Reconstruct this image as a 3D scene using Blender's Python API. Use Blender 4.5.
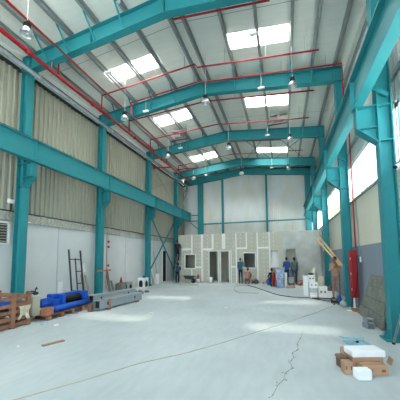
import bpy, bmesh, math, random
from mathutils import Vector, Matrix, Euler
random.seed(7)
for o in list(bpy.data.objects): bpy.data.objects.remove(o)
scn = bpy.context.scene
COL = scn.collection
PI = math.pi

# ------------------------------------------------------------------ camera
YAW, PITCH, ROLL = 0.2911, 0.0787, -0.0097
F_PX, CX, CY = 250.0, 208.9, 239.0
fw = Vector((-math.sin(YAW), math.cos(YAW), 0)); rt = Vector((math.cos(YAW), math.sin(YAW), 0)); up = Vector((0, 0, 1))
fwd = fw * math.cos(PITCH) + up * math.sin(PITCH)
up2 = -fw * math.sin(PITCH) + up * math.cos(PITCH)
cr = rt * math.cos(ROLL) + up2 * math.sin(ROLL)
cu = -rt * math.sin(ROLL) + up2 * math.cos(ROLL)
cam_d = bpy.data.cameras.new('camera'); cam = bpy.data.objects.new('camera', cam_d); COL.objects.link(cam)
m = Matrix((cr, cu, -fwd)).transposed().to_4x4(); m.translation = (0, 0, 1.68)
cam.matrix_world = m
cam_d.sensor_fit = 'HORIZONTAL'; cam_d.sensor_width = 36.0
cam_d.lens = F_PX / 400 * 36
cam_d.shift_x = (200 - CX) / 400; cam_d.shift_y = (CY - 200) / 400
cam_d.clip_start = .05; cam_d.clip_end = 300
scn.camera = cam

# ------------------------------------------------------------------ world, sun, exposure
scn.view_settings.view_transform = 'Standard'; scn.view_settings.look = 'None'
scn.view_settings.gamma = 1; scn.view_settings.use_curve_mapping = False
scn.view_settings.exposure = 1.93
W = bpy.data.worlds.new('sky'); scn.world = W; W.use_nodes = True
bg = W.node_tree.nodes['Background']
bg.inputs[0].default_value = (0.80, 0.91, 1.0, 1); bg.inputs[1].default_value = 1.38
sun_d = bpy.data.lights.new('sun', 'SUN'); sun = bpy.data.objects.new('sun', sun_d); COL.objects.link(sun)
sun_d.energy = 15.0; sun_d.angle = math.radians(3); sun_d.color = (1.0, .91, .78)
sun.rotation_euler = Vector((.75, -1.85, -9.3)).to_track_quat('-Z', 'Y').to_euler()
sun.location = (-5, 10, 25)
scn.cycles.max_bounces = 10; scn.cycles.diffuse_bounces = 6; scn.cycles.transparent_max_bounces = 12

# ------------------------------------------------------------------ materials
def srgb(r, g, b):
    f = lambda c: (c / 12.92 if c <= .04045 else ((c + .055) / 1.055) ** 2.4)
    return (f(r / 255), f(g / 255), f(b / 255), 1)
def mat(name, c, rough=.6, metal=0, var=.10, scale=6., bump=0., c2=None, detail=4, spec=.4, stretch=None):
    mt = bpy.data.materials.new(name); mt.use_nodes = True; nt = mt.node_tree; n = nt.nodes; b = n['Principled BSDF']
    b.inputs['Roughness'].default_value = rough; b.inputs['Metallic'].default_value = metal
    b.inputs['Specular IOR Level'].default_value = spec
    tc = n.new('ShaderNodeTexCoord'); mp = n.new('ShaderNodeMapping'); nz = n.new('ShaderNodeTexNoise'); rp = n.new('ShaderNodeValToRGB')
    nt.links.new(tc.outputs['Object'], mp.inputs[0]); nt.links.new(mp.outputs[0], nz.inputs['Vector'])
    if stretch: mp.inputs['Scale'].default_value = stretch
    nz.inputs['Scale'].default_value = scale; nz.inputs['Detail'].default_value = detail
    nt.links.new(nz.outputs['Fac'], rp.inputs[0])
    if c2 is None: c2 = tuple(x * (1 - var * 2) for x in c[:3]) + (1,)
    rp.color_ramp.elements[0].position = .32; rp.color_ramp.elements[1].position = .68
    rp.color_ramp.elements[0].color = c2; rp.color_ramp.elements[1].color = c
    nt.links.new(rp.outputs[0], b.inputs['Base Color'])
    if bump:
        bp = n.new('ShaderNodeBump'); bp.inputs['Strength'].default_value = bump; bp.inputs['Distance'].default_value = .02
        nt.links.new(nz.outputs['Fac'], bp.inputs['Height']); nt.links.new(bp.outputs[0], b.inputs['Normal'])
    return mt
TEAL = mat('teal_paint', srgb(44, 134, 142), .55, var=.04, scale=3, spec=.25)
TEALB = TEAL
STEEL = mat('galvanised_steel', srgb(158, 166, 164), .5, .1, var=.08)
DSTEEL = mat('dark_steel', srgb(62, 68, 70), .5, .4)
GREYPIPE = mat('grey_pipe', srgb(128, 140, 145), .45)
RED = mat('red_pipe_paint', srgb(158, 20, 30), .4, var=.05)
REDBOX = mat('red_enamel', srgb(146, 16, 24), .45, var=.05)
ROOF = mat('roof_sheet', srgb(238, 240, 232), .6, var=.03, scale=1.2, stretch=(1, 6, 1))
SHEET = mat('beige_sheet', srgb(170, 169, 154), .6, var=.05, scale=2, stretch=(1, 1, .3))
SHEETG = mat('grey_sheet', srgb(186, 192, 190), .6, var=.04)
BACK = mat('back_sheet', srgb(214, 220, 222), .55, var=.05, scale=1.3, c2=srgb(204, 204, 196), stretch=(1, 1, .4))
WHITEWALL = mat('white_painted_wall', srgb(208, 212, 212), .7, var=.03, scale=1.5)
FOIL = mat('crumpled_foil', srgb(200, 198, 186), .4, .2, var=.22, scale=14, bump=.8)
GYP = mat('gypsum_board', srgb(186, 186, 172), .85, var=.03, scale=2.5)
TAPE = mat('joint_compound', srgb(232, 234, 230), .85, var=.03)
PLASTER = mat('skimmed_plaster', srgb(196, 200, 196), .85, c2=srgb(168, 172, 166), scale=1.6)
BLACK = mat('black_plastic', srgb(22, 22, 24), .5, var=.1)
RUBBER = mat('black_rubber', srgb(30, 30, 32), .6)
WHITE = mat('white_plastic', srgb(232, 234, 234), .5, var=.03)
ALU = mat('aluminium', srgb(210, 214, 216), .28, .9, var=.05)
CONC = mat('grey_formwork', srgb(128, 132, 126), .85, var=.16, scale=5, bump=.3)
WOOD = mat('pine_timber', srgb(222, 192, 150), .7, var=.10, scale=5, stretch=(1, 1, 4))
CRATE = mat('crate_timber', srgb(150, 108, 86), .8, var=.15, scale=6)
DARKWOOD = mat('dark_plank', srgb(96, 84, 72), .8, var=.2)
PALE = mat('pale_plank', srgb(176, 172, 160), .8, var=.1)
BLUE = mat('blue_enamel', srgb(20, 84, 190), .4, var=.08, scale=8)
BEIGE = mat('beige_cabinet', srgb(196, 196, 178), .5, var=.05)
GIRDER = mat('grey_girder', srgb(148, 160, 166), .5, var=.06)
CARD = mat('brown_cardboard', srgb(186, 150, 122), .85, var=.07)
CARDD = mat('dark_cardboard', srgb(120, 98, 84), .85, var=.08)
TAPEBR = mat('carton_tape', srgb(158, 124, 98), .5)
FOAM = mat('white_foam', srgb(238, 242, 246), .6, var=.03)
CLOTH = mat('cream_cloth', srgb(212, 206, 186), .9, var=.1, scale=20, bump=.4)
BLUEP = mat('blue_plastic', srgb(30, 92, 176), .4)
CYAN = mat('cyan_strap', srgb(150, 206, 228), .4)
BRICK = mat('terracotta', srgb(186, 128, 100), .85, var=.15, scale=12)
ROPE = mat('tan_rope', srgb(186, 180, 158), .9)
BROWN = mat('brown_crumbs', srgb(150, 144, 126), .9, var=.2)
PINKBAG = mat('pinkish_sack', srgb(176, 124, 112), .8, var=.15)
SKIN = mat('skin', srgb(142, 98, 74), .55, var=.05)
HAIR = mat('hair', srgb(20, 17, 16), .6)
def cloth(n, *c): return mat(n, srgb(*c), .9, var=.10, scale=14)
TAN = cloth('tan_coverall', 172, 142, 122)
TEALSHIRT = cloth('blue_grey_shirt', 60, 104, 128); DKTROU = cloth('dark_trousers', 34, 42, 54)
BLUESHIRT = cloth('blue_shirt', 44, 84, 150); GREYSHIRT = cloth('grey_shirt', 86, 104, 112); GREYTROU = cloth('grey_trousers', 58, 74, 82)
BLACKC = cloth('black_clothes', 26, 26, 32); DENIM = cloth('denim', 36, 66, 92); PINKC = cloth('dusty_pink_clothes', 162, 116, 108)

def floor_mat():
    mt = mat('concrete_floor', srgb(190, 200, 204), .72, c2=srgb(174, 185, 190), scale=.55, detail=8)
    nt = mt.node_tree; n = nt.nodes; b = n['Principled BSDF']; base = b.inputs['Base Color'].links[0].from_socket
    tc = n.new('ShaderNodeTexCoord'); nz = n.new('ShaderNodeTexNoise'); nz.inputs['Scale'].default_value = 7; nz.inputs['Detail'].default_value = 10
    mp = n.new('ShaderNodeMapping'); mp.inputs['Scale'].default_value = (1.2, .35, 1); mp.inputs['Rotation'].default_value = (0, 0, .5)
    nt.links.new(tc.outputs['Object'], mp.inputs[0]); nt.links.new(mp.outputs[0], nz.inputs['Vector'])
    rp = n.new('ShaderNodeValToRGB'); rp.color_ramp.elements[0].position = .35; rp.color_ramp.elements[1].position = .62
    rp.color_ramp.elements[0].color = (.92, .93, .935, 1); rp.color_ramp.elements[1].color = (1, 1, 1, 1)
    nt.links.new(nz.outputs['Fac'], rp.inputs[0])
    mx = n.new('ShaderNodeMix'); mx.data_type = 'RGBA'; mx.blend_type = 'MULTIPLY'; mx.inputs[0].default_value = 1
    nt.links.new(base, mx.inputs[6]); nt.links.new(rp.outputs[0], mx.inputs[7]); nt.links.new(mx.outputs[2], b.inputs['Base Color'])
    return mt
FLOOR = floor_mat()
def two_tone(name, low, high, z):
    mt = mat(name, high, .7, var=.03, scale=1.2); nt = mt.node_tree; n = nt.nodes; b = n['Principled BSDF']
    base = b.inputs['Base Color'].links[0].from_socket
    tc = n.new('ShaderNodeTexCoord'); sp = n.new('ShaderNodeSeparateXYZ'); gt = n.new('ShaderNodeMath'); gt.operation = 'LESS_THAN'; gt.inputs[1].default_value = z
    nt.links.new(tc.outputs['Object'], sp.inputs[0]); nt.links.new(sp.outputs[2], gt.inputs[0])
    mx = n.new('ShaderNodeMix'); mx.data_type = 'RGBA'; nt.links.new(gt.outputs[0], mx.inputs[0]); nt.links.new(base, mx.inputs[6]); mx.inputs[7].default_value = low
    nt.links.new(mx.outputs[2], b.inputs['Base Color']); return mt
RWALL = two_tone('two_tone_wall', srgb(132, 145, 160), srgb(214, 214, 198), 2.06)
def glass():
    mt = bpy.data.materials.new('window_glass'); mt.use_nodes = True; nt = mt.node_tree; n = nt.nodes; n.remove(n['Principled BSDF'])
    t = n.new('ShaderNodeBsdfTransparent'); g = n.new('ShaderNodeBsdfGlossy'); g.inputs['Roughness'].default_value = .02; mx = n.new('ShaderNodeMixShader'); mx.inputs[0].default_value = .06
    t.inputs[0].default_value = (.96, .98, .97, 1)
    nt.links.new(t.outputs[0], mx.inputs[1]); nt.links.new(g.outputs[0], mx.inputs[2]); nt.links.new(mx.outputs[0], n['Material Output'].inputs[0]); return mt
GLASS = glass()
def skylight():
    mt = bpy.data.materials.new('translucent_sheet'); mt.use_nodes = True; nt = mt.node_tree; n = nt.nodes; n.remove(n['Principled BSDF'])
    t = n.new('ShaderNodeBsdfTransparent'); g = n.new('ShaderNodeBsdfTranslucent'); mx = n.new('ShaderNodeMixShader'); mx.inputs[0].default_value = .962
    t.inputs[0].default_value = (1, .98, .94, 1); g.inputs[0].default_value = (.95, .97, 1, 1)
    nt.links.new(t.outputs[0], mx.inputs[1]); nt.links.new(g.outputs[0], mx.inputs[2]); nt.links.new(mx.outputs[0], n['Material Output'].inputs[0]); return mt
SKYL = skylight()

# ------------------------------------------------------------------ mesh helpers
class MB:
    def __init__(s): s.v = []; s.f = []; s.mi = []; s.cur = 0
    def add(s, vs, fs):
        k = len(s.v); s.v += [Vector(v) for v in vs]; s.f += [[i + k for i in f] for f in fs]; s.mi += [s.cur] * len(fs); return s
    def box(s, x0, y0, z0, x1, y1, z1):
        x0, x1 = min(x0, x1), max(x0, x1); y0, y1 = min(y0, y1), max(y0, y1); z0, z1 = min(z0, z1), max(z0, z1)
        return s.add([(x0, y0, z0), (x1, y0, z0), (x1, y1, z0), (x0, y1, z0), (x0, y0, z1), (x1, y0, z1), (x1, y1, z1), (x0, y1, z1)],
                     [(0, 3, 2, 1), (4, 5, 6, 7), (0, 1, 5, 4), (1, 2, 6, 5), (2, 3, 7, 6), (3, 0, 4, 7)])
    def obox(s, c, size, rz=0, rx=0, ry=0):
        R = Euler((rx, ry, rz)).to_matrix(); h = Vector(size) / 2; c = Vector(c)
        vs = [c + R @ Vector((a * h.x, b * h.y, d * h.z)) for d in (-1, 1) for a, b in ((-1, -1), (1, -1), (1, 1), (-1, 1))]
        return s.add(vs, [(0, 3, 2, 1), (4, 5, 6, 7), (0, 1, 5, 4), (1, 2, 6, 5), (2, 3, 7, 6), (3, 0, 4, 7)])
    def bar(s, p, q, w, h, upv=(0, 0, 1)):
        p, q = Vector(p), Vector(q); d = (q - p).normalized(); u = Vector(upv); a = d.cross(u)
        if a.length < 1e-4: a = d.cross(Vector((0, 1, 0)))
        a.normalize(); b = a.cross(d); vs = []
        for e in (p, q): vs += [e + a * sx * w / 2 + b * sy * h / 2 for sx, sy in ((-1, -1), (1, -1), (1, 1), (-1, 1))]
        return s.add(vs, [(0, 3, 2, 1), (4, 5, 6, 7), (0, 1, 5, 4), (1, 2, 6, 5), (2, 3, 7, 6), (3, 0, 4, 7)])
    def tube(s, pts, r, n=8, cap=True):
        pts = [Vector(p) for p in pts]; k = len(s.v); rs = r if isinstance(r, (list, tuple)) else [r] * len(pts); prev = None; vs = []
        for i, p in enumerate(pts):
            d = (pts[min(i + 1, len(pts) - 1)] - pts[max(i - 1, 0)]).normalized()
            a = d.cross(Vector((0, 0, 1))) if prev is None else prev - d * prev.dot(d)
            if a.length < 1e-3: a = d.cross(Vector((0, 1, 0)))
            a.normalize(); prev = a; b = d.cross(a)
            vs += [p + (a * math.cos(t) + b * math.sin(t)) * rs[i] for t in [2 * PI * j / n for j in range(n)]]
        fs = [(i * n + j, i * n + (j + 1) % n, (i + 1) * n + (j + 1) % n, (i + 1) * n + j) for i in range(len(pts) - 1) for j in range(n)]
        if cap: fs += [tuple(range(n - 1, -1, -1)), tuple((len(pts) - 1) * n + j for j in range(n))]
        return s.add(vs, fs)
    def lathe(s, c, prof, n=20, axis='z'):
        c = Vector(c); vs = []
        for r, z in prof:
            for j in range(n):
                t = 2 * PI * j / n; q = Vector((r * math.cos(t), r * math.sin(t), z))
                if axis == 'y': q = Vector((q.x, q.z, q.y))
                if axis == 'x': q = Vector((q.z, q.x, q.y))
                vs.append(c + q)
        fs = [(i * n + j, i * n + (j + 1) % n, (i + 1) * n + (j + 1) % n, (i + 1) * n + j) for i in range(len(prof) - 1) for j in range(n)]
        return s.add(vs, fs)
    def ball(s, c, r, n=12, mtx=None):
        r = (r, r, r) if not isinstance(r, (tuple, list)) else r; c = Vector(c); vs = []; h = n // 2
        for i in range(h + 1):
            for j in range(n):
                a = PI * i / h; b = 2 * PI * j / n; q = Vector((r[0] * math.sin(a) * math.cos(b), r[1] * math.sin(a) * math.sin(b), r[2] * math.cos(a)))
                vs.append(c + (mtx @ q if mtx else q))
        return s.add(vs, [(i * n + j, (i + 1) * n + j, (i + 1) * n + (j + 1) % n, i * n + (j + 1) % n) for i in range(h) for j in range(n)])
    def prism(s, poly, y0, y1):        # polygon of (x, z) extruded in y
        n = len(poly); vs = [(x, y0, z) for x, z in poly] + [(x, y1, z) for x, z in poly]
        return s.add(vs, [tuple(range(n)), tuple(range(2 * n - 1, n - 1, -1))] + [(i, i + n, (i + 1) % n + n, (i + 1) % n) for i in range(n)])
def root_loc(o):
    v = Vector((0, 0, 0))
    while o: v += o.location; o = o.parent
    return v
def obj(name, mb, mt, parent=None, smooth=False, bevel=0, loc=None):
    me = bpy.data.meshes.new(name)
    off = root_loc(parent) if parent else Vector(loc or (0, 0, 0))
    me.from_pydata([v - off for v in mb.v], [], mb.f)
    bm = bmesh.new(); bm.from_mesh(me); bmesh.ops.remove_doubles(bm, verts=bm.verts, dist=1e-5); bmesh.ops.recalc_face_normals(bm, faces=bm.faces); bm.to_mesh(me); bm.free()
    for q in (mt if isinstance(mt, list) else [mt]): me.materials.append(q)
    o = bpy.data.objects.new(name, me); COL.objects.link(o)
    if parent: o.parent = parent
    else: o.location = off
    if smooth:
        for p in me.polygons: p.use_smooth = True
    if bevel:
        b = o.modifiers.new('bevel', 'BEVEL'); b.width = bevel; b.segments = 2; b.limit_method = 'ANGLE'
    return o
def tag(o, label, cat, group=None):
    o['label'] = label; o['category'] = cat
    if group: o['group'] = group
    return o
def thing(name, label, cat, loc=(0, 0, 0), group=None):
    o = bpy.data.objects.new(name, None); COL.objects.link(o); o.location = loc; o.empty_display_size = .1
    return tag(o, label, cat, group)
def struct(name, mb, mt, parent=None, **k):
    o = obj(name, mb, mt, parent, **k)
    if not parent: o['kind'] = 'structure'
    return o
def dup(o, loc=None, label=None, parent=None):
    c = o.copy(); COL.objects.link(c)
    if parent: c.parent = parent
    if loc is not None: c.location = loc
    if label: c['label'] = label
    for ch in list(o.children): dup(ch, parent=c)
    return c

# ------------------------------------------------------------------ building dimensions
YS = dict(A=6.15, B=9.91, C=14.34, D=18.70, E=20.80)
XL, XR = -8.72, 2.42            # wall faces
CLI, CLO, CRI, CRO = -8.27, -8.56, 2.01, 2.29
RX = -3.13
zt = lambda x: 9.37 - .108 * abs(x - RX)      # rafter top
zroof = lambda x: zt(x) + .23
Y0, Y1 = -9.0, 21.15

# ------------------------------------------------------------------ setting
struct('floor', MB().box(-40, -40, -.2, 40, 60, 0), FLOOR)
def ribs(ax, c, u0, u1, z0, z1, pitch, depth, sgn, zs=None):
    mb = MB(); u = u0; prof = []
    while u < u1 - 1e-6:
        for du, d in ((0, 0), (.42, 0), (.55, 1), (.87, 1)):
            prof.append((min(u + du * pitch, u1), d * depth * sgn))
        u += pitch
    prof.append((u1, 0))
    vs = []
    for uu, d in prof:
        for z in (z0, z1 if not callable(z1) else z1(uu)):
            vs.append((c + d, uu, z) if ax == 'y' else (uu, c + d, z))
    return mb.add(vs, [(2 * i, 2 * i + 2, 2 * i + 3, 2 * i + 1) for i in range(len(prof) - 1)])
# left wall: painted lower wall, foil strip, ribbed beige cladding
mb = MB().box(XL - .2, Y0, 0, XL - .02, Y1, 3.02)
wl = struct('wall_left', mb, WHITEWALL)
mb = MB()
for y in (7.9, 10.9, 12.4, 15.6): mb.box(XL - .025, y, .02, XL - .012, y + .02, 3.0)
obj('panel_joint', mb, mat('joint_grey', srgb(176, 184, 190), .7), wl)
mb = MB(); n = 210
for i in range(n):
    y = Y0 + (Y1 - Y0) * i / n; y2 = Y0 + (Y1 - Y0) * (i + 1) / n
    mb.box(XL - .1, y, 3.03 + random.uniform(-.012, .012), XL + random.uniform(.0, .035), y2, 3.30 + random.uniform(-.01, .01))
obj('foil_strip', mb, FOIL, wl)
obj('ledge', MB().box(XL - .1, Y0, 3.31, XL + .06, Y1, 3.345), DSTEEL, wl)
obj('ledge_bottom', MB().box(XL - .1, Y0, 2.985, XL + .05, Y1, 3.015), STEEL, wl)
obj('cladding', ribs('y', XL - .04, Y0, Y1, 3.34, 8.32, .19, .065, 1), SHEET, wl)
mb = MB()
for z in (8.30, 8.6): mb.box(XL - .02, Y0, z, XL + .10, Y1, z + .08)
obj('girt', mb, DSTEEL, wl)
obj('eave_panel', MB().box(XL - .1, Y0, 8.3, XL - .05, Y1, zroof(XL) - .01), ROOF, wl)
# dark doorway gap in the left wall
d = struct('door_1', MB().box(XL - .03, 16.98, .02, XL + .012, 17.5, 2.3), BLACK)
obj('frame', MB().box(XL - .03, 16.9, .02, XL + .03, 16.98, 2.36).box(XL - .03, 17.5, .02, XL + .03, 17.58, 2.36).box(XL - .03, 16.9, 2.3, XL + .03, 17.58, 2.38), WHITE, d)
# louvre
lv = struct('window_1', MB().box(XL - .03, 5.0, 2.24, XL + .0, 5.98, 2.92), DSTEEL)
mb = MB()
for i in range(7): mb.obox((XL + .03, 5.49, 2.31 + i * .09), (.06, .9, .012), ry=.6)
obj('louvre_slat', mb, SHEET, lv)
obj('frame', MB().box(XL - .02, 5.93, 2.22, XL + .06, 6.0, 2.94).box(XL - .02, 5.0, 2.90, XL + .06, 6.0, 2.95).box(XL - .02, 5.0, 2.21, XL + .06, 6.0, 2.26), WHITE, lv)
# right wall: two-tone masonry to the sills, window band, grey cladding above
ZS, ZT = 3.70, 5.06
wr = struct('wall_right', MB().box(XR, Y0, 0, XR + .2, Y1, ZS - .04), RWALL)
obj('cladding', ribs('y', XR + .06, Y0, Y1, ZT + .02, 8.2, .19, .04, -1), SHEETG, wr)
mb = MB()
for z in (5.6, 6.9, 8.2): mb.box(XR - .03, Y0, z, XR + .04, Y1, z + .12)
obj('girt', mb, STEEL, wr)
obj('eave_panel', MB().box(XR + .07, Y0, 8.18, XR + .1, Y1, zroof(XR) - .01), ROOF, wr)
wb = struct('wall_back', ribs('x', Y1, XL, XR + .1, 0, zroof, .16, .02, -1), BACK)
bays = [(Y0, 1.9), (1.9, YS['A']), (YS['A'], YS['B']), (YS['B'], YS['C']), (YS['C'], YS['D']), (YS['D'], Y1)]
for i, (a, b) in enumerate(bays):
    fr = MB(); a += .03; b -= .03; w = .06
    fr.box(XR - .02, a, ZS - .05, XR + .14, b, ZS + .02)
    fr.box(XR + .02, a, ZT - .12, XR + .12, b, ZT + .03).box(XR + .02, a, ZS, XR + .1, a + w, ZT).box(XR + .02, b - w * 1.6, ZS, XR + .1, b, ZT)
    if i in (2, 3, 4): fr.box(XR + .03, (a + b) / 2 + .9, ZS, XR + .09, (a + b) / 2 + .96, ZT)
    wd = struct('window_%d' % (i + 2), fr, WHITE)
    obj('sill', MB().box(XR - .06, a, ZS - .07, XR + .02, b, ZS - .01), GREYPIPE, wd)
    obj('pane', MB().box(XR + .06, a + w, ZS, XR + .066, b - w, ZT - .1), GLASS, wd)
# roof with skylight openings
SK = [(-6.75, -4.45, 7.92, 8.58), (-6.72, -4.6, 11.55, 12.42), (-6.73, -4.5, 17.0, 17.95), (-1.68, .38, 7.95, 8.62), (-1.58, .40, 11.6, 12.4), (-1.6, .46, 17.4, 18.2)]
SKF = [[(-6.72, -4.5, y, y + .8) for y in (3.7, )], [(-1.6, .42, y, y + .8) for y in (3.7, )]]
mb = MB()
for x0, x1, sks in ((XL - .15, RX, SK[:3] + SKF[0]), (RX, XR + .15, SK[3:] + SKF[1])):
    xs = sorted({x0, x1, *[s[0] for s in sks], *[s[1] for s in sks]}); ys = sorted({Y0, Y1 + .05, *[s[2] for s in sks], *[s[3] for s in sks]})
    for i in range(len(xs) - 1):
        for j in range(len(ys) - 1):
            mx, my = (xs[i] + xs[i + 1]) / 2, (ys[j] + ys[j + 1]) / 2
            if any(s[0] < mx < s[1] and s[2] < my < s[3] for s in sks): continue
            c = [(xs[i], ys[j]), (xs[i + 1], ys[j]), (xs[i + 1], ys[j + 1]), (xs[i], ys[j + 1])]
            mb.add([(x, y, zroof(x)) for x, y in c] + [(x, y, zroof(x) + .05) for x, y in c],
                   [(0, 3, 2, 1), (4, 5, 6, 7), (0, 1, 5, 4), (1, 2, 6, 5), (2, 3, 7, 6), (3, 0, 4, 7)])
ceil = struct('ceiling', mb, ROOF)
mb = MB()
for x0, x1 in ((XL, RX), (RX, XR)):
    for y in (7.2, 13.2, 16.0): mb.add([(x0, y, zroof(x0) - .004), (x1, y, zroof(x1) - .004), (x1, y + .02, zroof(x1) - .004), (x0, y + .02, zroof(x0) - .004)], [(0, 1, 2, 3)])
obj('sheet_lap', mb, STEEL, ceil)
for i, s in enumerate(SK + SKF[0] + SKF[1]):
    x0, x1, y0, y1 = s
    w = struct('window_%d' % (i + 20), MB().add([(x0, y0, zroof(x0) + .03), (x1, y0, zroof(x1) + .03), (x1, y1, zroof(x1) + .03), (x0, y1, zroof(x0) + .03)], [(0, 1, 2, 3)]), SKYL)

# partition of plasterboard at the far end
YP, ZP, PX0, PX1 = 17.4, 3.47, -7.62, 2.38
OPEN = [(-7.05, -6.29, 1.0, 1.98), (-5.18, -4.55, 0, 2.2), (-4.33, -3.75, 0, 2.19), (-2.68, -1.92, 1.05, 2.03), (-.88, -.35, 0, 2.2), (.13, .73, 0, 2.27)]
def holed(x0, x1):
    mb = MB(); ops = [o for o in OPEN if x0 <= o[0] < x1]
    xs = sorted({x0, x1, *[o[0] for o in ops], *[o[1] for o in ops]}); zs = sorted({0, ZP, *[o[2] for o in ops], *[o[3] for o in ops]})
    for i in range(len(xs) - 1):
        for j in range(len(zs) - 1):
            mx, mz = (xs[i] + xs[i + 1]) / 2, (zs[j] + zs[j + 1]) / 2
            if any(o[0] < mx < o[1] and o[2] < mz < o[3] for o in ops): continue
            mb.box(xs[i], YP, zs[j], xs[i + 1], YP + .12, zs[j + 1])
    return mb
wp = struct('wall_partition', holed(PX0, -.06), GYP)
obj('plastered_section', holed(-.06, PX1), PLASTER, wp)
TP = [(-6.60, 2.05, -6.48, 3.46), (-6.61, 0, -6.5, .95), (-7.41, 2.32, -6.6, 2.47), (-6.26, .99, -5.83, 1.13), (-5.83, .01, -5.67, 3.46), (-5.67, 2.29, -5.01, 2.44), (-5.01, 2.32, -4.86, 3.46),
      (-4.25, 2.37, -3.99, 3.46), (-3.6, 1.03, -3.27, 1.17), (-3.27, 0, -3.18, 3.46), (-3.18, 2.33, -2.54, 2.45), (-2.54, 2.34, -2.45, 3.46), (-1.79, 0, -1.7, 3.46), (-1.7, 2.34, -.98, 2.45), (-.98, 0, -.89, 3.46), (-3.62, 0, -3.56, 2.3)]
mb = MB()
for a, z0, b, z1 in TP: mb.box(a, YP - .004, z0, b, YP + .001, z1)
obj('joint_tape', mb, TAPE, wp)
mb = MB()
for x in (-7.3, -6.93, -6.18, -5.95, -5.33, -4.66, -3.82, -3.42, -2.92, -2.13, -1.32, -1.1, -.66):
    for z in [.3 + .28 * k for k in range(12)]:
        if any(o[0] - .1 < x < o[1] + .1 and o[2] - .1 < z < o[3] + .1 for o in OPEN) or any(t[0] - .05 < x < t[2] + .05 and t[1] < z < t[3] for t in TP): continue
        mb.box(x - .025, YP - .003, z - .03, x + .025, YP + .001, z + .03)
obj('screw_filler', mb, TAPE, wp)
for i, o in enumerate(OPEN):
    if i == 4: continue
    mb = MB(); w = .07 if i != 5 else .03; x0, x1, z0, z1 = o
    mb.box(x0 - w, YP - .02, z0, x0, YP + .13, z1 + w).box(x1, YP - .02, z0, x1 + w, YP + .13, z1 + w).box(x0, YP - .02, z1, x1, YP + .13, z1 + w)
    if z0 > .1: mb.box(x0 - w, YP - .02, z0 - w, x1 + w, YP + .13, z0)
    struct(('window_%d' if z0 > .1 else 'door_%d') % (13 + i if z0 > .1 else 2 + i), mb, TAPE if i != 5 else PLASTER)
struct('ceiling_partition', MB().box(PX0, YP + .12, ZP - .12, PX1, 20.7, ZP - .02), GYP)
mb = MB().box(PX0, YP + .12, 0, PX0 + .1, 20.7, ZP - .12)
for x in (-5.4, -3.45, -1.1, 1.0): mb.box(x, YP + .12, 0, x + .1, 20.7, ZP - .12)
mb.box(-5.3, YP + 2.3, 0, -3.45, YP + 2.4, ZP - .12).box(PX0 + .1, YP + 1.5, 0, -5.4, YP + 1.6, ZP - .12).box(-1.0, YP + .45, 0, 1.0, YP + .55, ZP - .12)
struct('wall_rooms', mb, GYP)

# ------------------------------------------------------------------ steel frame
def isec(mbf, mbw, p, q, w, d, tf=.02, tw=.014, upv=(0, 0, 1)):
    p, q = Vector(p), Vector(q); dd = (q - p).normalized(); a = dd.cross(Vector(upv)).normalized(); b = a.cross(dd)
    for s in (-1, 1): mbf.bar(p + b * s * (d / 2 - tf / 2), q + b * s * (d / 2 - tf / 2), w, tf, upv)
    mbw.bar(p, q, tw, d - 2 * tf, upv)
FWD = .25
order = {'A': 'nearest', 'B': 'second', 'C': 'third', 'D': 'fourth'}
def column(k, side, label):
    y = YS[k] - (.07 if (k, side) == ('A', 'R') else 0); xi, xo, s = (CLI, CLO, 1) if side == 'L' else (CRI, CRO, -1)
    t = thing('steel_column', label, 'column', ((xi + xo) / 2, y, 0), 'portal frame columns')
    ztop = zt((xi + xo) / 2) - .02; f = .022
    obj('inner_flange', MB().box(xi, y - FWD / 2, .02, xi - s * f, y + FWD / 2, zt(xi) - .60), TEAL, t)
    obj('outer_flange', MB().box(xo, y - FWD / 2, .02, xo + s * f, y + FWD / 2, ztop), TEAL, t)
    mb = MB().box(xi - s * f, y - .008, .02, xo + s * f, y + .008, ztop - .05)
    for z in (4.15, 4.93): mb.box(xi - s * f, y - FWD / 2 + .01, z, xo + s * f, y + FWD / 2 - .01, z + .016)
    obj('web', mb, TEAL, t)
    obj('base_plate', MB().box(xi + s * .12, y - .2, 0, xo - s * .08, y + .2, .025), TEAL, t)
    mb = MB()
    for yy in (-.06, .06): mb.add([(xi, y + yy, .02), (xi + s * .1, y + yy, .02), (xi, y + yy, .22)] + [(xi, y + yy + .012, .02), (xi + s * .1, y + yy + .012, .02), (xi, y + yy + .012, .22)], [(0, 1, 2), (5, 4, 3), (0, 3, 4, 1), (1, 4, 5, 2), (2, 5, 3, 0)])
    obj('gusset', mb, TEAL, t)
    # corbel that carries the runway beam
    xe = xi + s * (.33 if side == 'L' else .40); mb = MB(); w = FWD / 2 - .01
    mb.box(xi, y - w, 4.945, xe, y + w, 4.965)                     # seat
    mb.box(xe, y - w, 4.47, xe - s * .016, y + w, 4.95)            # end plate
    mb.prism([(xe, 4.47), (xi, 4.13), (xi, 4.15), (xe, 4.49)] , y - w, y + w)
    mb.prism([(xi, 4.14), (xe, 4.48), (xe, 4.95), (xi, 4.95)], y - .008, y + .008)
    mb.box(xi, y - w + .005, 4.47, xe, y + w - .005, 4.484)
    obj('corbel', mb, TEAL, t)
    return t
WHERE = {('L', 'A'): 'teal steel column on the left wall rising behind the timber crate and blue machine',
         ('L', 'B'): 'teal steel column on the left wall beside the leaning dark ladder and red stub pipes',
         ('L', 'C'): 'teal steel column on the left wall beside the white box with a dark hole',
         ('L', 'D'): 'teal steel column on the left wall at the partition end, behind the aluminium ladder',
         ('R', 'A'): 'broad teal steel column on the right nearest the camera, above the leaning grey boards',
         ('R', 'B'): 'teal steel column on the right wall between the timber carrier and the red box',
         ('R', 'C'): 'teal steel column on the right wall just left of the man carrying timbers',
         ('R', 'D'): 'farthest teal steel column on the right, its foot hidden behind the plastered partition'}
for k in 'ABCD':
    for s in 'LR': column(k, s, WHERE[(s, k)])
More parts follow.
